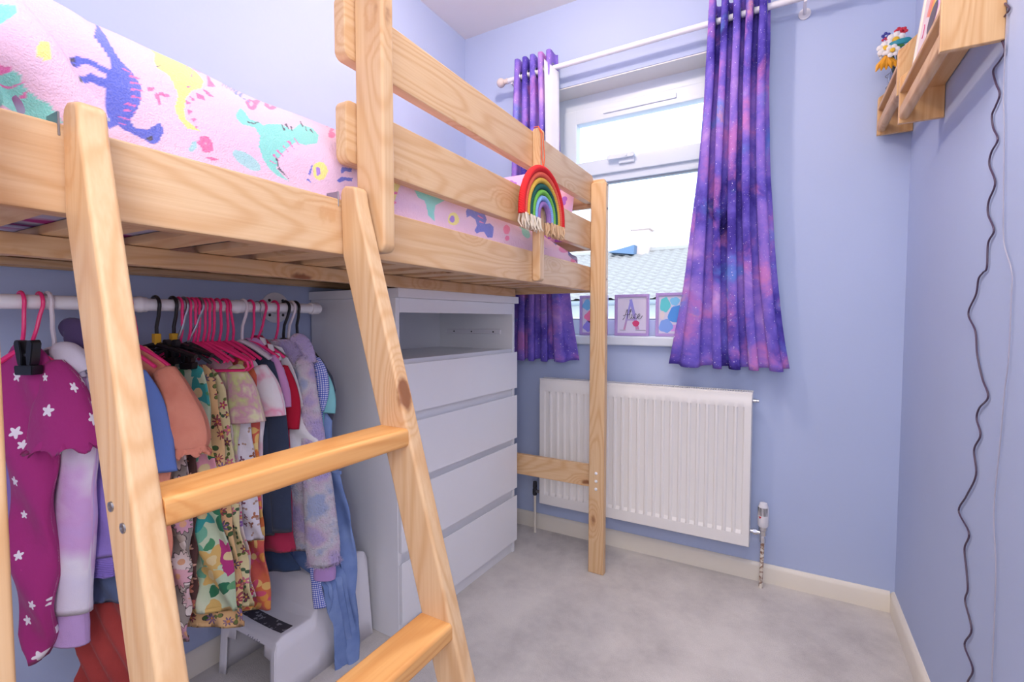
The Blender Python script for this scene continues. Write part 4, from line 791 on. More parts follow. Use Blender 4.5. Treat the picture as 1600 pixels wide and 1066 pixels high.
# toy flowers in a glass jar on the far ledge
FLx, FLy, FLz = .330, 2.20, 1.9165
vz = thing('flower_jar', (FLx, FLy, FLz), 'clear glass jar of toy brick flowers on the far wall ledge', 'vase')
Mg2 = NT('jar_glass', .05, .5); Mg2.b.inputs['Transmission Weight'].default_value = .95; Mg2.b.inputs['IOR'].default_value = 1.2; Mg2.col(lin('E4E8F0'))
jr = MB().lathe([(.026, 0), (.029, .01), (.029, .085), (.020, .10), (.022, .115), (.020, .115), (.018, .10), (.0265, .085), (.0265, .012), (.001, .008)], (FLx, FLy, FLz), n=18)
jr.build('jar', Mg2.m, vz)
def tof(px, py, Y=2.20): p = at(px, py, Y=Y); return p
M_stem = plain('green_stem', '2F6B3A', .5)
PETW = plain('white_petal', 'F2ECEA', .45); PETY = plain('yellow_centre', 'F0C030', .45); RED = plain('red_petal', 'D02842', .4); BLU = plain('blue_petal', '3A3F9A', .4); TEAL = plain('teal_leaf', '2C8FA0', .4); ORG = plain('amber_petal', 'E8A020', .4); GRN = plain('green_leaf', '3F7A3A', .5)
fc = 0
def flower(px, py, r, pm, cm, n=6, Y=2.20, name='flower'):
    c = tof(px, py, Y); m = MB()
    for k in range(n):
        a_ = k/n*2*PI+px; m.ball((c.x+r*.62*math.cos(a_), c.y-.004, c.z+r*.62*math.sin(a_)), r*.42, 8, (1, .45, 1))
    o = m.build(name, pm, vz)
    if cm: MB().ball((c.x, c.y-.010, c.z), r*.36, 8, (1, .6, 1)).build('flower_centre', cm, o)
    MB().tube([(c.x, c.y, c.z-r*.3), ((c.x+FLx)/2, (c.y+FLy)/2+.004, (c.z+FLz+.1)/2), (FLx, FLy, FLz+.03)], .0018, 6).build('stem', M_stem, vz)
flower(1383, 77, .026, PETW, PETY, 6, 2.17); flower(1387.5, 79, .020, PETW, PETY, 5, 2.165); flower(1399, 64, .030, PETW, PETY, 7, 2.19); flower(1379, 87, .014, PETW, None, 5, 2.185)
flower(1394, 80, .022, PETW, PETY, 6, 2.155)
flower(1384, 57, .014, BLU, None, 5, 2.21); flower(1387, 60, .010, BLU, None, 4, 2.20); flower(1382, 64, .010, RED, None, 4, 2.19)
flower(1405, 50, .016, RED, None, 6, 2.21); flower(1411, 49, .014, RED, None, 5, 2.20)
for (px, py, r, mm, dx) in ((1406, 66, .018, TEAL, 1.9), (1411, 63, .016, TEAL, 1.6), (1397, 74, .012, GRN, 1.8), (1404, 72, .011, GRN, 1.7)):
    c = tof(px, py, 2.16); MB().ball((c.x, c.y, c.z), r, 8, (dx, .4, .55)).build('leaf', mm, vz)
c = tof(1385, 99, 2.165); m = MB()
for k in range(5): m.tube([(c.x, c.y, c.z+.022), (c.x+.012*(k-2), c.y-.004*(k % 2), c.z-.005), (c.x+.015*(k-2), c.y, c.z-.022)], [.008, .009, .0015], 6)
m.build('flower', ORG, vz)
# twist of grey ribbon hanging from the jar
c = at(1388, 112, Y=2.25); MB().tube([(c.x+.012*math.cos(k*.9)*(1-k/30), c.y-.01+.006*math.sin(k*.9), c.z-.006*k) for k in range(18)], .0012, 6).build('ribbon', plain('grey_ribbon', '8A8A94', .5), vz)

# cables down the right wall
def cable(pts, r, mat, label, name, X=XR-.004):
    P_ = [at(px, py, X=X) for px, py in pts]; P_ = [(p.x, p.y, p.z) for p in P_]
    n = len(P_)*7; sm = [bez(P_, k/n) for k in range(n+1)]
    mn = MB().tube(sm, r, 7).build(name, mat, uv=False); return tag(mn, label, 'cable')
cable([(1564, -6), (1570, 5), (1577, 14), (1568, 28), (1560, 44), (1566, 64), (1570, 80), (1562, 95), (1552, 110), (1556, 130), (1562, 147), (1556, 165), (1550, 180), (1552, 200), (1559, 218), (1549, 238), (1546, 258), (1555, 286), (1545, 314), (1544, 335), (1553, 360), (1544, 380), (1542, 418), (1536, 426), (1529, 436), (1525, 460), (1513, 490), (1524, 518), (1527, 555), (1535, 592), (1544, 620), (1530, 638), (1526, 655), (1532, 680), (1522, 703), (1525, 742), (1510, 775), (1498, 799), (1514, 833), (1507, 857), (1510, 890), (1512, 921), (1508, 940), (1518, 984), (1507, 1008), (1520, 1046), (1511, 1070), (1516, 1110), (1505, 1160), (1512, 1230)],
      .0019, plain('dark_purple_cable', '4A3550', .4, .5), 'dark wavy power cable running down the right wall', 'power_cable')
M_clear = NT('clear_cable', .3, .5); M_clear.b.inputs['Transmission Weight'].default_value = .6; M_clear.col(lin('D6D2E0')); M_clear = M_clear.m
cable([(1574, 20), (1570, 90), (1568, 150), (1569, 200), (1568, 320), (1569, 380), (1581, 425), (1580, 470), (1576, 560), (1570, 610), (1562, 700), (1553, 800), (1556, 900), (1550, 1066), (1552, 1200)],
      .0012, M_clear, 'thin clear fairy light wire beside the dark cable', 'fairy_light_wire')

# ---------------------------------------------------------------- clothes rail
RXc, RZc, RR = -1.375, 1.162, .0155
rail = thing('clothes_rail', (RXc, .5, RZc), 'white tube clothes rail under the bed, fixed to the left wall', 'clothes rail')
MB().tube([(RXc, -.30, RZc), (RXc, 1.075, RZc)], RR, 18).build('tube', M_plastic_w, rail)
def sleeve_joint(pxa, pxb):
    a_ = at(pxa, 478, X=RXc).y; b_ = at(pxb, 478, X=RXc).y
    MB().lathe([(RR, 0), (RR+.003, .001), (RR+.003, (b_-a_)*.55), (RR+.0045, (b_-a_)*.6), (RR+.0045, (b_-a_)*.75), (RR+.003, (b_-a_)*.8), (RR+.003, b_-a_), (RR, b_-a_+.001)], (RXc, a_, RZc), 'y', 18).build('tube_joint', M_plastic_w, rail)
sleeve_joint(196, 228); sleeve_joint(352, 378)
MB().lathe([(RR, 0), (RR+.004, .001), (RR+.0045, .008), (RR+.003, .012), (RR+.003, .030), (RR, .036), (.004, .038)], (RXc, 1.055, RZc), 'y', 18).build('end_fitting', M_plastic_w, rail)
for yb in (1.088, -.2):
    MB().tube([(RXc, yb-.004, RZc), (XL+.006, yb-.004, RZc)], RR, 14).build('wall_arm', M_plastic_w, rail)
    fl = MB().lathe([(.055, 0), (.055, .003), (.050, .006), (.024, .007), (.024, .016)], (XL+.0005, yb, RZc+.006), 'x', 28).build('wall_flange', M_plastic_w, rail)
    for q in range(4):
        a_ = PI/4+q*PI/2; MB().lathe([(.0055, .0045), (.0055, .0078), (.002, .008)], (XL, yb+.037*math.cos(a_), RZc+.006+.037*math.sin(a_)), 'x', 10).build('screw', M_dark, fl)

TILT = math.radians(28); ca_, sa_ = math.cos(TILT), math.sin(TILT); NRM = Vector((-sa_, ca_, 0))
def at2(px, py, Y):
    """(s, z) on the hanging plane through the rail at Y, turned by TILT towards the room"""
    d = _F + _R*((px-800)/FPX) - _U*((py-533)/FPX)
    t = (Vector((RXc, Y, 0)).dot(NRM))/d.dot(NRM); p = d*t
    return ((p.x-RXc)*ca_+(p.y-Y)*sa_, p.z+CAMZ)
def on2(s, d, z, Y): return Vector((max(RXc+s*ca_-d*sa_, XL+.006), Y+s*sa_+d*ca_, z))
def at3(px, py, Y): s_, z_ = at2(px, py, Y); return on2(s_, 0, z_, Y)
def Yh(px): return at(px, 480, X=RXc).y
HZ = 1.058                     # neck height of the hangers
def hanger(Y, kind='pink', label='', group=None, half=.112, drop=.050, gy=None, clips=(), tagc=False, lean_=0.0, twist=0., skip_bar=False, bar=False):
    mat = {'pink': M_pink, 'black': M_black, 'white': M_hangwhite, 'metal': M_steel, 'grey': M_dark}[kind]
    h = thing('clothes_hanger', (RXc, Y, HZ), label, 'hanger', group)
    r = {'metal': .0016, 'white': .0042, 'pink': .0036, 'black': .0044, 'grey': .0040}[kind]
    if gy is not None: lean_ = gy-Y; half = min(half, .082)
    R_ = RR+r+.0008
    pts = []
    for k in range(15):
        a_ = math.radians(205-k*(205+28)/14); pts.append((RXc+R_*math.cos(a_), Y, RZc+R_*math.sin(a_)))
    sx = RXc+R_*.86
    if kind in ('black', 'white'): pts += [(sx-.004, Y+lean_*.3, RZc-.028), (sx-.016, Y+lean_*.7, RZc-.055), (RXc+.001, Y+lean_, HZ+.022), (RXc, Y+lean_, HZ-.004)]
    else: pts += [(sx, Y+lean_*.3, RZc-.028), (sx-.001, Y+lean_*.6, RZc-.055), (sx-.004, Y+lean_*.8, RZc-.070), (RXc+.004, Y+lean_, HZ+.012), (RXc, Y+lean_, HZ-.004)]
    MB().tube(pts, r, 8).build('hook', M_steel if kind == 'metal' or (clips and kind == 'grey') else mat, h)
    Y = Y+lean_
    m = MB(); N = 12; arm = []
    for k in range(-N, N+1):
        u = k/N; arm.append(on2(u*half, 0, HZ+.004-drop*abs(u)**1.25, Y))
    rr = [r*(1.25+.3*(1-abs(k/N))) for k in range(-N, N+1)]
    if kind == 'black': m.tube(arm, [x*1.5 for x in rr], 8, flat=.75)
    elif kind == 'white' and not skip_bar: m.tube(arm, [x*2.2 for x in rr], 8, flat=.5)
    else: m.tube(arm, rr, 8)
    m.build('shoulder_bar', mat, h)
    if bar:
        MB().tube([arm[0], on2(-half-.004, 0, HZ-drop-.012, Y), on2(-half+.008, 0, HZ-drop-.022, Y), on2(0, 0, HZ-drop-.024, Y), on2(half-.008, 0, HZ-drop-.022, Y), on2(half+.004, 0, HZ-drop-.012, Y), arm[-1]], r, 8).build('trouser_bar', mat, h)
    if tagc: MB().box(RXc-.009, RXc+.009, Y-.0075, Y+.0075, HZ+.002, HZ+.032, .003, 2).build('size_tag', M_gold, h)
    for (cpx, cpy, csz) in clips:
        s0, z = at2(cpx, cpy, Y); c = MB(); k_ = csz
        def Q(pts, d0, d1):
            bm = bmesh.new(); lo = [bm.verts.new(on2(s0+p[0]*k_, d0, z+p[1]*k_, Y)) for p in pts]; hi = [bm.verts.new(on2(s0+p[0]*k_, d1, z+p[1]*k_, Y)) for p in pts]
            bm.faces.new(lo); bm.faces.new(hi[::-1]); n_ = len(pts)
            for i in range(n_): bm.faces.new((lo[(i+1) % n_], lo[i], hi[i], hi[(i+1) % n_]))
            bmesh.ops.recalc_face_normals(bm, faces=bm.faces[:]); bmesh.ops.bevel(bm, geom=bm.edges[:], offset=.0014, segments=2, affect='EDGES'); c.bm(bm)
        for sg in (-1, 1): Q([(sg*.005, -.018), (sg*.004, .004), (sg*.008, .034), (sg*.018, .036), (sg*.021, .028), (sg*.017, .0), (sg*.014, -.018)][::sg], -.038, -.018)
        Q([(-.019, -.038), (.019, -.038), (.020, -.018), (-.020, -.018)], -.040, -.016)
        ck = c.build('clip', M_black, h)
        MB().tube([on2(s0-.013*k_, -.030, z+.004*k_, Y), on2(s0+.013*k_, -.030, z+.004*k_, Y)], .0035, 8).build('clip_spring', M_steel, ck)
    return h

# ---------------------------------------------------------------- garments
def interp(P, z):
    if z >= P[0][1]: return P[0][0]
    for a_, b_ in zip(P, P[1:]):
        if a_[1] >= z >= b_[1]:
            t = (a_[1]-z)/max(1e-6, a_[1]-b_[1]); t = t*t*(3-2*t)*.35+t*.65; return a_[0]+(b_[0]-a_[0])*t
    return P[-1][0]
def cloth_body(name, Y, right, mat, th=.011, wl=.06, amp=.006, ph=0., left=None, top=None, bottom=None, par=None, hemwave=0., NZ=46, M=44, ampTop=.1, twist=0., minx=None):
    """hanging cloth: right = silhouette pixels top to bottom, taken on the plane Y; the wall side mirrors it"""
    R_ = [at2(px, py, Y) for px, py in right]
    if left: L_ = [at2(px, py, Y) for px, py in left]
    else: L_ = [(-min(x, .20), z) for x, z in R_]
    ztop = R_[0][1]; zb = R_[-1][1]; vs = []; uv = []; n = 2*M
    for j in range(NZ+3):
        inner = j > NZ
        t = min(1, j/NZ); z = ztop+(zb-ztop)*t
        if inner: z = zb+.006*(j-NZ)
        xl, xr = interp(L_, z), interp(R_, z)
        if j == 0: xl, xr = (xl+xr)/2-(xr-xl)*.35, (xl+xr)/2+(xr-xl)*.35
        b = th*(.35+.65*min(1, t*6)) * (1-.25*(1 if inner else 0)*(j-NZ)*.6)
        A = 1.35*amp*(ampTop+(1-ampTop)*t)
        for k in range(n):
            a_ = 2*PI*k/n; cx = math.cos(a_); sy = math.sin(a_)
            xx = (xl+xr)/2+(xr-xl)/2*(abs(cx)**.7*(1 if cx > 0 else -1))
            wv = math.sin(2*PI*(xx+1.6)/wl*(1-.18*t)+ph+1.2*noise.noise(Vector((xx*7, ph, t*1.5))))
            yy = b*(abs(sy)**.7)*(1 if sy > 0 else -1)+A*wv+.003*noise.noise(Vector((xx*12, z*9, ph)))
            zz = z-hemwave*t*t*(.5+.5*wv)+(.004*noise.noise(Vector((xx*9, ph, 1)))*t)
            x2 = xx+(.006*noise.noise(Vector((ph+3, z*9, a_)))*abs(cx))
            p_ = on2(x2, yy, zz, Y)
            if minx is not None and zz < .36: f_ = sstep(.36, .30, zz); p_.x += max(0, minx+.006*wv-p_.x)*f_+.004*f_
            vs.append(p_); uv.append((xx*1.15+(1.3 if sy > 0 else 0)+ph*.37, z))
    fs = [(j*n+k, j*n+(k+1) % n, (j+1)*n+(k+1) % n, (j+1)*n+k) for j in range(NZ+2) for k in range(n)]
    fs = [f[::-1] for f in fs]; fs.append(tuple(range(n)))
    return mesh_obj(name, vs, fs, mat, par, uvs=uv)
def sleeve(name, Y, pts, mat, par, flat=.55, n=18, seed=0., ruff=0., dy=0., wr=.0):
    """pts: (px, py, half width in m) down the middle of the sleeve, on the plane Y; open cuff"""
    C = [(*at3(p[0], p[1], Y), p[2]) for p in pts]
    m = len(C)*5; S = [bez(C, k/m) for k in range(m+1)]
    vs = []; uv = []; L_ = 0; rmax = max(p[2] for p in pts)
    ext = S+[tuple(S[-1])]
    for j, q in enumerate(ext):
        c = Vector(q[:3]); r = q[3]
        if j: L_ += (c-Vector(ext[j-1][:3])).length
        nx_ = Vector(ext[min(j+1, m)][:3])-Vector(ext[max(j-1, 0)][:3]); 
        if nx_.length < 1e-6: nx_ = Vector((0, 0, -1))
        nx_.normalize(); sd = nx_.cross(NRM).normalized()
        if j == m+1: r *= .82; c = c-nx_*.012
        if j == 0: r *= .55
        for k in range(n):
            a_ = 2*PI*k/n; w1 = 1+.10*noise.noise(Vector((math.cos(a_)*1.3+seed, math.sin(a_)*1.3, L_*14)))+wr*math.sin(a_*6+seed)*(j/m)
            rf = 1+ruff*math.sin(a_*9+seed)*max(0, (j-m+2)/2) if ruff else 1
            v = c+sd*math.cos(a_)*r*w1*rf+NRM*(math.sin(a_)*r*flat*w1*rf+dy*(j/m))
            if ruff and j >= m-1: v += nx_*.009*math.sin(a_*9+seed+1)*(j-m+2)/2
            vs.append((max(v.x, XL+.006), v.y, v.z)); uv.append((k/n*2*PI*rmax*.8+seed, L_))
    M_ = len(ext); fs = [(j*n+k, j*n+(k+1) % n, (j+1)*n+(k+1) % n, (j+1)*n+k) for j in range(M_-1) for k in range(n)]; fs.append(tuple(range(n))[::-1])
    return mesh_obj(name, vs, fs, mat, par, uvs=uv)
def far_sleeve(Y, par, mat, ztop, zbot, r=.03):
    C = [(*on2(-.12, 0, ztop, Y), r*.8), (*on2(-.155, 0, (ztop+zbot)/2, Y), r), (*on2(-.165, 0, zbot, Y), r)]
    m = 10; S = [bez(C, k/m) for k in range(m+1)]; vs = []; uv = []; n = 12
    for j, q in enumerate(S):
        for k in range(n):
            a_ = 2*PI*k/n; vs.append((max(q[0]+q[3]*math.cos(a_)*.9, XL+.006), q[1]+q[3]*.45*math.sin(a_), q[2])); uv.append((k/n*.15, q[2]))
    fs = [(j*n+k, j*n+(k+1) % n, (j+1)*n+(k+1) % n, (j+1)*n+k) for j in range(m) for k in range(n)]; fs.append(tuple(range(n))[::-1])
    mesh_obj('sleeve', vs, fs, mat, par, uvs=uv)
def garment(name, Y, label, cat, group='clothes hanging on the rail under the bed'):
    return thing(name, (RXc, Y, 1.0), label, cat, group)

M_romp = printmat('magenta_daisy_jersey', 'A82A78', ['F4EAF2'], 14, 5, .155, 'F4EAF2', .24, rand=.75)
g = garment('romper', .365, 'magenta romper with white flowers and frilled sleeve, nearest on the rail', 'romper')
Y = .365
cloth_body('body', Y, [(48, 532), (70, 548), (86, 575), (90, 640), (84, 720), (84, 820), (88, 900), (84, 990), (78, 1008), (66, 1030)], M_romp, .020, .11, .008, 1., par=g, ampTop=.5)
sleeve('sleeve', Y, [(76, 566, .026), (95, 610, .052), (107, 655, .070), (112, 682, .074), (114, 698, .078)], M_romp, g, .50, 60, ruff=.17, dy=-.012, seed=1.)
far_sleeve(Y, g, M_romp, .99, .80)
hanger(Yh(33), 'pink', 'pink hanger nearest the viewer, left one of the near pair', clips=((66, 556, .95),), gy=.358)
hanger(Yh(62), 'pink', 'pink hanger right one of the near pair, holding the magenta romper', gy=.372)

M_tie = cloth('tie_dye_sweat', 'E4DCF2', ['F0E8F4', 'D8A8DC', 'C8B0E8'], scale=5)
g = garment('hoodie', .425, 'white and lilac tie-dye hoodie behind the magenta romper', 'hoodie'); Y = .410
cloth_body('body', Y, [(100, 560), (122, 590), (120, 640), (108, 700), (104, 800), (100, 900)], M_tie, .014, .10, .005, 2., par=g)
sleeve('sleeve', Y-.004, [(112, 578, .030), (124, 650, .040), (119, 760, .044), (112, 860, .050), (108, 952, .050)], M_tie, g, .5, 20, seed=2.)
sleeve('cuff', Y-.004, [(109, 946, .040), (109, 975, .044), (109, 1003, .044)], cloth('lilac_rib', 'CDA8E0', bump=.5), g, .5, 20)
sleeve('hood', Y-.016, [(84, 556, .016), (93, 553, .026), (104, 558, .034), (116, 570, .036), (127, 586, .026)], cloth('white_sweat', 'E6DEEE'), g, .55, 20, seed=5.)
sleeve('hood', Y-.020, [(92, 574, .014), (101, 572, .024), (112, 580, .026), (124, 596, .018)], cloth('white_sweat_fold', 'DFD6EA'), g, .6, 18, seed=6.)
far_sleeve(Y, g, M_tie, .99, .60)
hanger(Yh(75), 'white', 'clear white hanger of the tie-dye hoodie', gy=.410)

M_lils = cloth('lilac_sweat', '9B83D4', scale=9)
g = garment('sweatshirt', .462, 'plain lilac sweatshirt, half behind the left ladder stile', 'sweatshirt'); Y = .440
cloth_body('body', Y, [(125, 555), (165, 610), (180, 700), (184, 800), (184, 870)], M_lils, .009, .10, .003, 3., par=g)
cloth_body('hem_rib', Y, [(176, 866), (178, 885), (177, 902)], cloth('lilac_rib_hem', '8F77CC', bump=.5), .007, .03, .002, 3., par=g)
far_sleeve(Y, g, M_lils, .99, .62)
hanger(Yh(138), 'pink', 'pink hanger of the lilac sweatshirt, behind the left ladder stile', gy=.440)
g = garment('hooded_jacket', .49, 'deep purple hooded top, only its hood shows above the tie-dye hoodie', 'jacket'); Y = .462
M_dp = cloth('deep_purple', '5A4674')
cloth_body('body', Y, [(138, 560), (172, 600), (180, 700), (182, 790)], M_dp, .007, .1, .002, 4., par=g)
sleeve('hood', Y-.012, [(98, 520, .016), (110, 516, .030), (128, 528, .040), (150, 545, .030)], M_dp, g, .5, 20, seed=3.)
g = garment('shorts', .52, 'blue grey shorts hanging above the rust skirt', 'shorts'); Y = .476
cloth_body('body', Y, [(165, 600), (182, 700), (190, 850), (198, 925), (198, 940)], cloth('blue_grey_cloth', '5B6A8E'), .008, .05, .003, 5., par=g)
g = garment('skirt', .545, 'long rust red pleated skirt, lowest on the left', 'skirt'); Y = .492
cloth_body('body', Y, [(190, 620), (205, 740), (215, 900), (238, 1090)], cloth('rust_viscose', 'B8443E', 'A83A34'), .009, .045, .007, 6., par=g, hemwave=.01, M=60)
hanger(Yh(150), 'pink', 'pink hanger of the rust skirt, behind the left ladder stile', gy=.492)

M_blue = cloth('cornflower_cotton', '6A88D2', scale=8)
g = garment('shirt', .572, 'plain blue short-sleeved shirt beside the left ladder stile', 'shirt'); Y = .530
cloth_body('body', Y-.0, [(196, 548), (215, 580), (222, 640), (222, 720), (220, 745)], M_blue, .006, .1, .002, 7., par=g)
sleeve('sleeve', Y-.012, [(212, 580, .022), (226, 620, .040), (235, 680, .052), (241, 738, .056)], M_blue, g, .25, 20, seed=7.)
hanger(Yh(188), 'pink', 'pink hanger of the plain blue shirt', gy=.530)

M_coral = cloth('coral_cotton', 'F6A084', 'E88A6E', scale=9, bump=.8)
g = garment('blouse', .60, 'coral puff-sleeved dress with a frilled cuff', 'dress'); Y = .560
cloth_body('body', Y, [(231, 541), (262, 575), (280, 640), (272, 700), (262, 760), (268, 860), (270, 930), (266, 985)], M_coral, .010, .07, .006, 8., par=g)
sleeve('sleeve', Y-.006, [(256, 574, .026), (270, 615, .046), (283, 655, .062), (288, 685, .062), (289, 698, .054)], M_coral, g, .52, 26, seed=8., wr=.05)
sleeve('cuff_frill', Y-.006, [(289, 696, .050), (290, 702, .053), (291, 709, .058)], M_coral, g, .52, 60, ruff=.10, seed=8.)
hanger(Yh(200), 'pink', 'pink hanger of the coral dress', gy=.560, clips=((214, 526, .6),))

# black hangers with yellow size tags
hanger(Yh(243), 'black', 'black hanger with a yellow size tag, left one of the two', tagc=True, half=.10, drop=.03)
hanger(Yh(270), 'black', 'black hanger with a yellow size tag, right one of the two', tagc=True, half=.10, drop=.03)
m = MB()
M_retro = printmat('retro_daisy_viscose', '9A9088', ['E8B4C0', 'F0E0DC', 'D8A4B8', 'E8C4C8'], 15, 11, .44, 'E8B088', .16, outline='5A4A4A', leaf=['C4B4A8', 'E8DCD4'])
g = garment('dress', .625, 'grey dress printed with big pink retro daisies', 'dress'); Y = .606
cloth_body('body', Y, [(262, 566), (276, 580), (282, 640), (292, 720), (298, 800), (298, 900), (293, 1000)], M_retro, .008, .05, .006, 9., par=g, hemwave=.006)
M_brn = printmat('brown_blossom', '5A3A34', ['D88A70', 'E8B49A', 'C86A60'], 26, 5, .36, 'E8C060', .3)
g = garment('dress', .65, 'dark brown dress with peach blossoms, mostly behind the retro daisy dress', 'dress'); Y = .632
cloth_body('body', Y, [(275, 585), (292, 640), (306, 700), (306, 780), (308, 900), (306, 950)], M_brn, .007, .05, .005, 10., par=g)

M_bl = lambda l, px, **k: hanger(Yh(px), 'pink', l, **k)
M_bl('pink hanger just right of the black tagged hangers', 279, half=.08)
M_trop = printmat('tropical_mint', 'BFD8B4', ['C03A80', 'F2B46A', '3FA8A4', 'F0A8B8', '6FAE7A', 'E8C070'], 10, 5, .50, 'F0D8A0', .24, bg2='DDE4C4', leaf=['4F9A6A', '2F7A54', '7ABFA0'], wob=.02)
g = garment('dress', .69, 'mint green dress with large tropical flowers and leaves', 'dress'); Y = .662
cloth_body('body', Y, [(316, 568), (324, 600), (330, 680), (344, 780), (358, 860), (374, 950)], M_trop, .011, .075, .011, 11., par=g, hemwave=.012, M=60)
M_peach = printmat('peach_floral', 'F0C48C', ['6A4A7A', 'B04A5A', '8A6A9A'], 20, 8, .30, 'E8A050', .35, leaf=['4A6A3A', '7A8A4A'], outline='4A3A3A')
g = garment('dress', .722, 'peach dress with dark flowers, its hem lowest in the middle cluster', 'dress'); Y = .690
cloth_body('body', Y, [(326, 570), (336, 600), (348, 680), (358, 780), (372, 880), (384, 975)], M_peach, .009, .06, .008, 12., par=g, hemwave=.012, M=56)
for px, nm in ((292, 'second'), (300, 'third'), (306, 'fourth'), (315, 'fifth'), (322, 'sixth'), (329, 'seventh')):
    M_bl('pink hanger in the tight middle cluster, %s after the black tagged ones' % nm, px, half=.085 if px < 320 else .11, bar=px > 320)
hanger(Yh(287), 'grey', 'dark hanger with black grips, left one of the middle cluster', clips=((281, 548, .85),), half=.09, lean_=-.02)
hanger(Yh(311), 'grey', 'dark hanger with black grips, right one of the middle cluster', clips=((306, 556, .85),), half=.09, lean_=-.03)
M_cream = printmat('cream_ditsy', 'E8DCA8', ['C04A70', '8A4A60', 'D87890'], 24, 5, .30, 'F0C060', .3, leaf=['4A6A4A', '6A7A3A'])
g = garment('dress', .75, 'cream dress with small pink and green sprigs', 'dress'); Y = .716
cloth_body('body', Y, [(336, 575), (352, 610), (364, 700), (372, 800), (386, 870), (394, 930), (394, 945)], M_cream, .008, .05, .006, 13., par=g, hemwave=.008)
M_dits = printmat('pink_ditsy', 'EAD8D4', ['D83A7A', '9A6AB8', 'E8A040', '5A8A5A', 'E87090'], 46, 4, .42, 'F0D060', .25, rand=1.)
g = garment('skirt', .775, 'white skirt densely printed with tiny pink and purple flowers', 'skirt'); Y = .736
cloth_body('body', Y, [(344, 600), (364, 680), (376, 800), (388, 860), (398, 935)], M_dits, .008, .05, .005, 14., par=g)
M_ytee = cloth('lemon_tie_dye', 'E8E8B0', ['F0ECC4', 'E0A8C0', 'DCE49A', 'F0E8C8'], scale=16)
g = garment('tshirt', .80, 'pale yellow and pink tie-dye T-shirt', 'T-shirt'); Y = .757
cloth_body('body', Y, [(352, 550), (366, 575), (372, 640), (372, 700), (368, 790)], M_ytee, .008, .09, .004, 15., par=g)
sleeve('sleeve', Y-.004, [(363, 572, .025), (374, 600, .040), (381, 632, .050), (384, 660, .056)], M_ytee, g, .4, 20, seed=15.)
M_bl('pink hanger of the yellow tie-dye T-shirt', 339, gy=.757)
M_sprig = printmat('white_sprig', 'EDE8F2', ['9A6048', 'B87858', '8A5A6A'], 24, 3, .22, None, .4, leaf=['C0A090'])
g = garment('dress', .83, 'white dress with small brown sprigs', 'dress'); Y = .777
cloth_body('body', Y, [(380, 580), (388, 640), (396, 700), (402, 780), (410, 845)], M_sprig, .008, .07, .005, 16., par=g)
M_bl('pink hanger of the white dress with brown sprigs', 349, gy=.777)
M_ora = printmat('orange_hibiscus', 'E8863A', ['D8466A', 'F0B45A', 'E05A7A', 'F4C878'], 13, 5, .46, 'F4D890', .42, bg2='D85A5A', leaf=['F0C070', 'E89A4A'])
g = garment('dress', .86, 'orange and pink tropical leaf dress, hem flaring right', 'dress'); Y = .795
cloth_body('body', Y, [(386, 560), (400, 585), (404, 660), (406, 760), (414, 860), (424, 950)], M_ora, .009, .06, .007, 17., par=g, hemwave=.006)
M_bl('pink hanger of the orange tropical dress', 354, gy=.795)
M_wp = cloth('white_pink_dye', 'F2EEF4', ['F4F0F6', 'F4EAF0', 'F0A0C0', 'F4EEF4'], scale=10)
g = garment('tshirt', .885, 'white T-shirt with faint pink blotches', 'T-shirt'); Y = .813
cloth_body('body', Y, [(392, 552), (408, 580), (412, 640), (410, 800)], M_wp, .008, .08, .003, 18., par=g)
sleeve('sleeve', Y-.003, [(402, 572, .025), (412, 600, .040), (418, 628, .048), (420, 650, .052)], M_wp, g, .35, 20, seed=18.)
hanger(Yh(380), 'white', 'white wooden-style hanger with wide flat shoulders', half=.125, gy=.823)
M_navy = cloth('navy_jersey', '2C3850', '333F58')
g = garment('jumper', .91, 'navy jumper between the white T-shirt and the red dress', 'jumper'); Y = .832
cloth_body('body', Y, [(386, 530), (418, 560), (424, 620), (425, 700), (427, 838)], M_navy, .008, .09, .003, 19., par=g)
sleeve('sleeve', Y-.002, [(414, 562, .022), (430, 640, .030), (437, 740, .032), (441, 831, .030)], M_navy, g, .35, 18, seed=19.)
M_ptee = cloth('orchid_cotton', 'D69AD0', scale=8)
g = garment('tshirt', .94, 'plain orchid pink T-shirt', 'T-shirt'); Y = .851
cloth_body('body', Y, [(405, 528), (422, 552), (432, 590), (432, 690)], M_ptee, .007, .09, .003, 20., par=g)
sleeve('sleeve', Y-.002, [(419, 556, .022), (429, 585, .034), (433, 612, .040), (434, 636, .042)], M_ptee, g, .35, 18, seed=20.)
M_bl('pink hanger of the orchid T-shirt', 391, gy=.851)
a = NT('crimson_jersey', .8, .12); a.col(lin('B01E38')); M_red = a.m
M_rasp = cloth('raspberry_jersey', 'B82850', scale=8)
g = garment('dress', .965, 'crimson dress with a white chequered yoke', 'dress'); Y = .870
cloth_body('body', Y, [(412, 524), (432, 548), (448, 590), (454, 640), (452, 700), (456, 790), (461, 862)], M_rasp, .008, .07, .004, 21., par=g)
sleeve('sleeve', Y-.004, [(438, 572, .022), (448, 605, .030), (452, 640, .034), (449, 668, .036)], M_red, g, .4, 18, seed=21.)
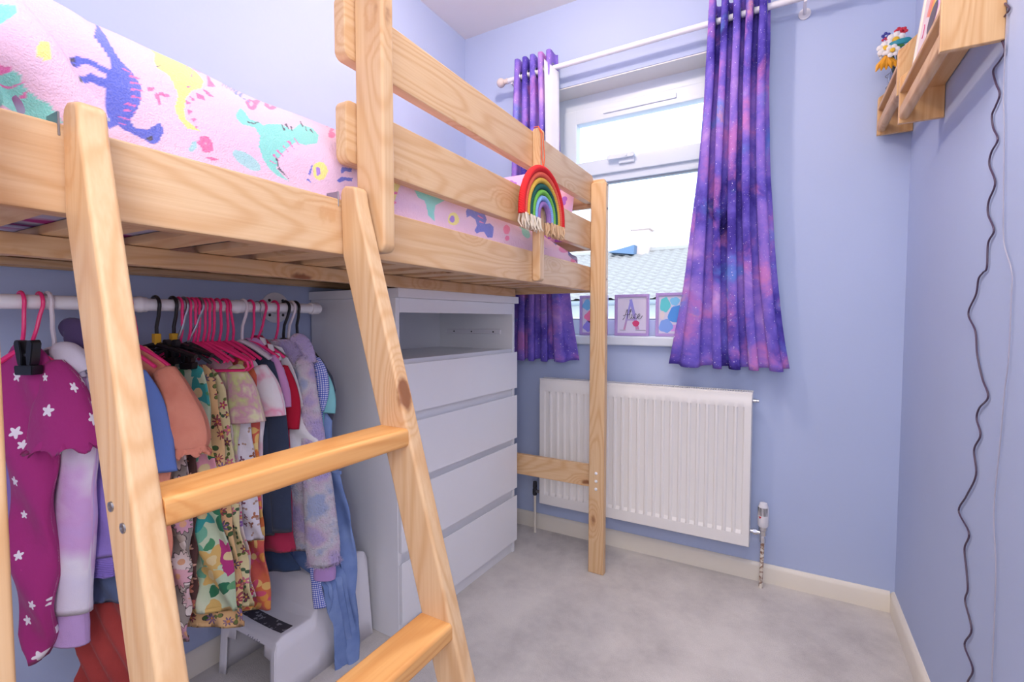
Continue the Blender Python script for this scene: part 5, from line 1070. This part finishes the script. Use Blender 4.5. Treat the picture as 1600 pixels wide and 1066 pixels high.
# chequered collar flaps, white squares along the yoke
m = MB()
for (px, py) in ((414, 533), (426, 543), (437, 557), (444, 578)):
    s0, z0_ = at2(px, py, Y); q = [(-.009, .012), (.004, .009), (.010, -.010), (-.002, -.014)]
    a0 = [on2(s0+p[0], -.0135, z0_+p[1], Y) for p in q]; a1 = [on2(s0+p[0], -.006, z0_+p[1], Y) for p in q]
    m.add(a0+a1, [(3, 2, 1, 0), (4, 5, 6, 7)]+[(i, (i+1) % 4, (i+1) % 4+4, i+4) for i in range(4)])
m.build('chequered_collar', cloth('white_pique', 'F0ECF0'), g)
M_bl('pink hanger of the crimson dress', 410, gy=.870)
hanger(Yh(402), 'metal', 'thin chrome hanger in front of the round wall flange', half=.08, gy=.882)
M_wht = cloth('white_cotton', 'F4F2F8')
g = garment('top', .99, 'plain white flared top with a straight hem', 'top'); Y = .890
cloth_body('body', Y, [(440, 540), (458, 575), (472, 620), (486, 660), (500, 695), (500, 701)], M_wht, .006, .09, .004, 22., par=g)
# fluffy coat
def fluff_mat():
    a = NT('tie_dye_fleece', .95, .05); o = a.obj(); f = a.noise(o, 9, 3); g_ = a.noise(o, 190, 3, .7)
    c = a.ramp(f, [(.38, 'B4C8FA'), (.45, 'F2ECFC'), (.52, 'F0D4F4'), (.60, 'CDB2F8')])
    a.col(a.mix(a.math('MULTIPLY', g_, .35), c, lin('F4F0FA'))); a.bump(g_, 1., .012); a.b.inputs['Sheen Weight'].default_value = .6; return a.m
M_fluff = fluff_mat()
def fuzz(par, src, n, ln, mat, name='pile', seed=1):
    rnd = random.Random(seed); me = src.data; m = MB(); polys = me.polygons; off = PW[src.name]
    for q in range(n):
        p = polys[rnd.randrange(len(polys))]
        if len(p.vertices) > 4: continue
        c = Vector(); ws = [rnd.random()+.05 for _ in p.vertices]; tw = sum(ws)
        for vi, w1 in zip(p.vertices, ws): c += me.vertices[vi].co*(w1/tw)
        nn = p.normal; d = (nn+Vector((rnd.uniform(-.5, .5), rnd.uniform(-.5, .5), rnd.uniform(-.9, .2)))).normalized(); s_ = nn.cross(Vector((rnd.random(), rnd.random(), rnd.random()))).normalized()*.0012
        c += off; l = ln*rnd.uniform(.6, 1.2)
        m.add([c-s_-nn*.001, c+s_-nn*.001, c+d*l+Vector((0, 0, -.25*l))], [(0, 1, 2)])
    o = m.build(name, mat, par, smooth=False); o['kind'] = 'stuff'; return o
g = garment('coat', 1.02, 'fluffy lilac, white and blue fleece coat with a plain lilac cuff', 'coat'); Y = .928
bd = cloth_body('body', Y, [(466, 530), (480, 545), (491, 580), (498, 640), (503, 700), (510, 800), (516, 860)], M_fluff, .012, .1, .003, 23., par=g)
sl = sleeve('sleeve', Y-.020, [(474, 556, .024), (484, 640, .033), (494, 740, .044), (502, 820, .052), (506, 880, .052)], M_fluff, g, .62, 22, seed=23.)
fuzz(g, sl, 8000, .015, M_fluff, 'pile', 3); fuzz(g, bd, 5000, .014, M_fluff, 'pile', 4)
hd_ = sleeve('collar', Y-.012, [(456, 534, .012), (464, 530, .018), (473, 535, .021), (481, 549, .020), (487, 568, .016)], M_fluff, g, .6, 20, seed=9.); fuzz(g, hd_, 900, .012, M_fluff, 'pile', 5)
sleeve('cuff', Y-.020, [(507, 882, .034), (508, 893, .036), (508, 904, .034)], cloth('lilac_cuff', 'C49CDC'), g, .6, 18)
M_bl('pink hanger of the fluffy coat', 429, gy=.928)
a = NT('blue_gingham', .85, .12); uv = a.uv(); sx = a.n('ShaderNodeSeparateXYZ', Vector=uv)
s1_ = a.math('GREATER_THAN', a.math('SINE', a.math('MULTIPLY', sx.outputs[0], 1000.)), 0.); s2_ = a.math('GREATER_THAN', a.math('SINE', a.math('MULTIPLY', sx.outputs[1], 1000.)), 0.)
a.col(a.ramp(a.math('MULTIPLY', a.math('ADD', s1_, s2_), .5), [(0, 'F0F0FA'), (.3, '8090DC'), (.8, '4A5CC0')], 'CONSTANT')); M_ging = a.m
g = garment('gingham_dress', 1.045, 'blue and white gingham dress', 'dress'); Y = .956
cloth_body('body', Y, [(488, 548), (498, 565), (504, 640), (504, 720), (503, 830), (501, 945), (500, 952)], M_ging, .006, .05, .004, 24., par=g, left=[(470, 548), (478, 640), (488, 720), (492, 830), (490, 945)])
sleeve('sleeve', Y-.003, [(490, 560, .018), (497, 580, .026), (500, 612, .028), (497, 642, .018)], M_ging, g, .4, 20, seed=24., wr=.08)
# its tie hanging down in front of the coat cuff
sleeve('sash', Y-.055, [(489, 850, .012), (491, 890, .014), (497, 930, .018), (500, 950, .020)], M_ging, g, .25, 14)
hanger(Yh(446), 'black', 'slim black hanger of the gingham dress', half=.10, gy=.956)
M_aqua = cloth('aqua_cotton', '8CD2D8', '7CC6CC')
g = garment('tshirt', 1.07, 'aqua T-shirt near the end of the rail', 'T-shirt'); Y = .974
cloth_body('body', Y, [(488, 560), (502, 580), (506, 640), (505, 700)], M_aqua, .005, .08, .003, 25., par=g)
sleeve('sleeve', Y-.002, [(496, 575, .022), (505, 600, .028), (509, 622, .032), (508, 645, .032)], M_aqua, g, .3, 18, seed=25.)
hanger(Yh(455), 'white', 'grey white hanger of the aqua T-shirt', half=.10, gy=.974, skip_bar=True)
def denim():
    a = NT('blue_denim', .9, .1); uv = a.uv(); f = a.noise(uv, 8, 4); g_ = a.noise(a.vec('MULTIPLY', uv, (400, 60, 1)), 1., 2)
    c = a.ramp(f, [(.3, '5C78B4'), (.7, '94ACDC')]); a.col(a.mix(a.math('MULTIPLY', g_, .3), c, lin('90A4D0'))); a.bump(a.noise(uv, 30, 3), .4, .006); return a.m
M_den = denim()
g = garment('pinafore', 1.09, 'long blue denim pinafore, last garment before the chest', 'dress'); Y = .999
cloth_body('body', Y, [(490, 560), (498, 580), (502, 640), (517, 655), (520, 700), (533, 745), (548, 800), (555, 880), (556, 960), (560, 1050)], M_den, .014, .075, .013, 26., par=g, hemwave=.004, M=64, left=[(440, 560), (442, 640), (440, 800), (446, 900), (492, 960), (500, 1000), (498, 1056)], minx=-1.228)
m = MB(); p0 = at(521, 735, Y=Y-.028); p1 = at(534, 737, Y=Y-.028); m.box(p0.x, p1.x, Y-.034, Y-.028, p0.z-.006, p0.z+.004, .001); m.build('pocket_tab', M_den, g)
hanger(Yh(461), 'black', 'black hanger of the denim pinafore, last on the rail', half=.12, drop=.08, gy=1.005)
g = garment('cardigan', 1.115, 'charcoal cardigan shoulder against the chest side', 'cardigan'); Y = 1.024
cloth_body('body', Y, [(488, 552), (508, 570), (520, 590), (524, 610), (516, 700)], cloth('charcoal_knit', '5A5C6C'), .006, .08, .002, 27., par=g)
g = garment('leggings', .975, 'dark teal leggings hanging over the step stool', 'leggings'); Y = .905
cloth_body('body', Y, [(440, 700), (446, 800), (452, 860), (470, 893)], cloth('dark_teal_jersey', '2E4468'), .006, .07, .003, 28., par=g)

# ---------------------------------------------------------------- step stool under the clothes
st = thing('step_stool', (-1.41, 1.02, 0), 'white plastic two-step stool on the carpet under the hanging clothes', 'step stool')
SX0, SX1, SY0, SYm, SY1 = -1.545, -1.262, .835, .975, 1.195; H1, H2 = .192, .318
def stool_shell():
    # silhouette swept across X; sides splay towards the floor, tops dip in the middle
    prof = [(SY0-.012, .0), (SY0-.004, H1-.030), (SY0+.004, H1-.010), (SY0+.022, H1), (SYm-.015, H1), (SYm, H1+.012), (SYm+.012, H2-.022), (SYm+.022, H2-.006), (SYm+.040, H2), (SY1-.035, H2), (SY1-.012, H2-.008), (SY1-.003, H2-.03), (SY1+.010, 0)]
    # dense
    P_ = []
    for a_, b_ in zip(prof, prof[1:]):
        k = 4
        for q in range(k): P_.append((a_[0]+(b_[0]-a_[0])*q/k, a_[1]+(b_[1]-a_[1])*q/k))
    P_.append(prof[-1]); NXs = 30; vs = []; fs = []
    for i in range(NXs+1):
        u = i/NXs*2-1
        for (y, z) in P_:
            dip = .020*(1-u*u)*sstep(.12, .19, z) if z < H1+.005 or z > H2-.03 else 0
            ed = (abs(u)**14)
            zz = z-dip-(.006*ed if z > .05 else 0); half = (SX1-SX0)/2-.012*(z/H2)
            yy = y+(.014*(1-u*u) if y < SY0+.03 else 0)
            vs.append(((SX0+SX1)/2+u*half, yy, zz))
    n = len(P_)
    def keep(i, j):
        u = abs((i+.5)/NXs*2-1); y, z = P_[j]; z2 = P_[j+1][1]; zz = (z+z2)/2
        if j < 4*1:      # front riser: arched opening
            return not (u < .80 and zz < .150-.11*(u**4))
        if j >= n-5: return not (u < .72 and zz < .2)
        return True
    for i in range(NXs):
        for j in range(n-1):
            if keep(i, j): a_ = i*n+j; fs.append((a_, a_+n, a_+n+1, a_+1))
    # side walls: own vertices, one smooth plane each
    for (i, sx) in ((0, -1), (NXs, 1)):
        top = [vs[i*n+j] for j in range(n)]; mono = []
        for p in top:
            if not mono or p[1] > mono[-1][1]+.0015: mono.append(p)
        k0 = len(vs); xc = (SX0+SX1)/2; hw = (SX1-SX0)/2
        for p in mono:
            for q in range(5):
                z = p[2]*(1-q/4); vs.append((xc+sx*(hw-.012*(z/H2)), p[1], z))
        for a_ in range(len(mono)-1):
            for q in range(4):
                f = (k0+a_*5+q, k0+(a_+1)*5+q, k0+(a_+1)*5+q+1, k0+a_*5+q+1); fs.append(f if sx < 0 else f[::-1])
    return vs, fs
vs, fs = stool_shell()
bo = mesh_obj('stool_body', vs, fs, M_plastic_w, st, smooth=True, sharp=math.radians(50))
bo.modifiers.new('shell', 'SOLIDIFY').thickness = .004
bo.modifiers['shell'].offset = -1
M_grip = NT('dark_grip_print', .6, .2); o_ = M_grip.obj(); M_grip.col(M_grip.mix(M_grip.math('GREATER_THAN', M_grip.noise(o_, 70, 3), .60), lin('4A464E'), lin('9A96A0'))); M_grip = M_grip.m
vs = []; fs = []; N_ = 20
for k in range(N_+1):
    u = -.78+1.56*k/N_; x = (SX0+SX1)/2+u*(SX1-SX0)/2; yc = SY0+.030+.014*(1-u*u)
    for y in (yc, yc+.040): vs.append((x, y, H1-.020*(1-u*u)+.0018))
for k in range(N_): fs.append((2*k, 2*k+2, 2*k+3, 2*k+1))
gp = mesh_obj('grip_label', vs, fs, M_grip, st, smooth=False); mm = gp.modifiers.new('thick', 'SOLIDIFY'); mm.thickness = .0012
m = MB(); pts = [(SX1-.0015-.012*(.24/H2)+.001, 1.085+.03*math.cos(t), .258+.012*math.sin(t)) for t in [k/18*2*PI for k in range(19)]]
m.tube(pts, .0028, 8, cap=False).build('grab_handle', M_plastic_w, st)
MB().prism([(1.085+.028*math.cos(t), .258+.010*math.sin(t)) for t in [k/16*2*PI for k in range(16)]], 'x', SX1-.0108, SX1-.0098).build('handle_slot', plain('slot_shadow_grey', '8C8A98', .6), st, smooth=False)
m = MB()
for k in range(6): m.tube([(SX1-.155+k*.011, SY0+.008, H1-.040-.0010*k), (SX1-.149+k*.011, SY0+.007, H1-.034-.003*(k % 2))], .0014, 5)
m.build('moulded_mark', plain('grey_moulding', 'A9A6B6', .5), st)
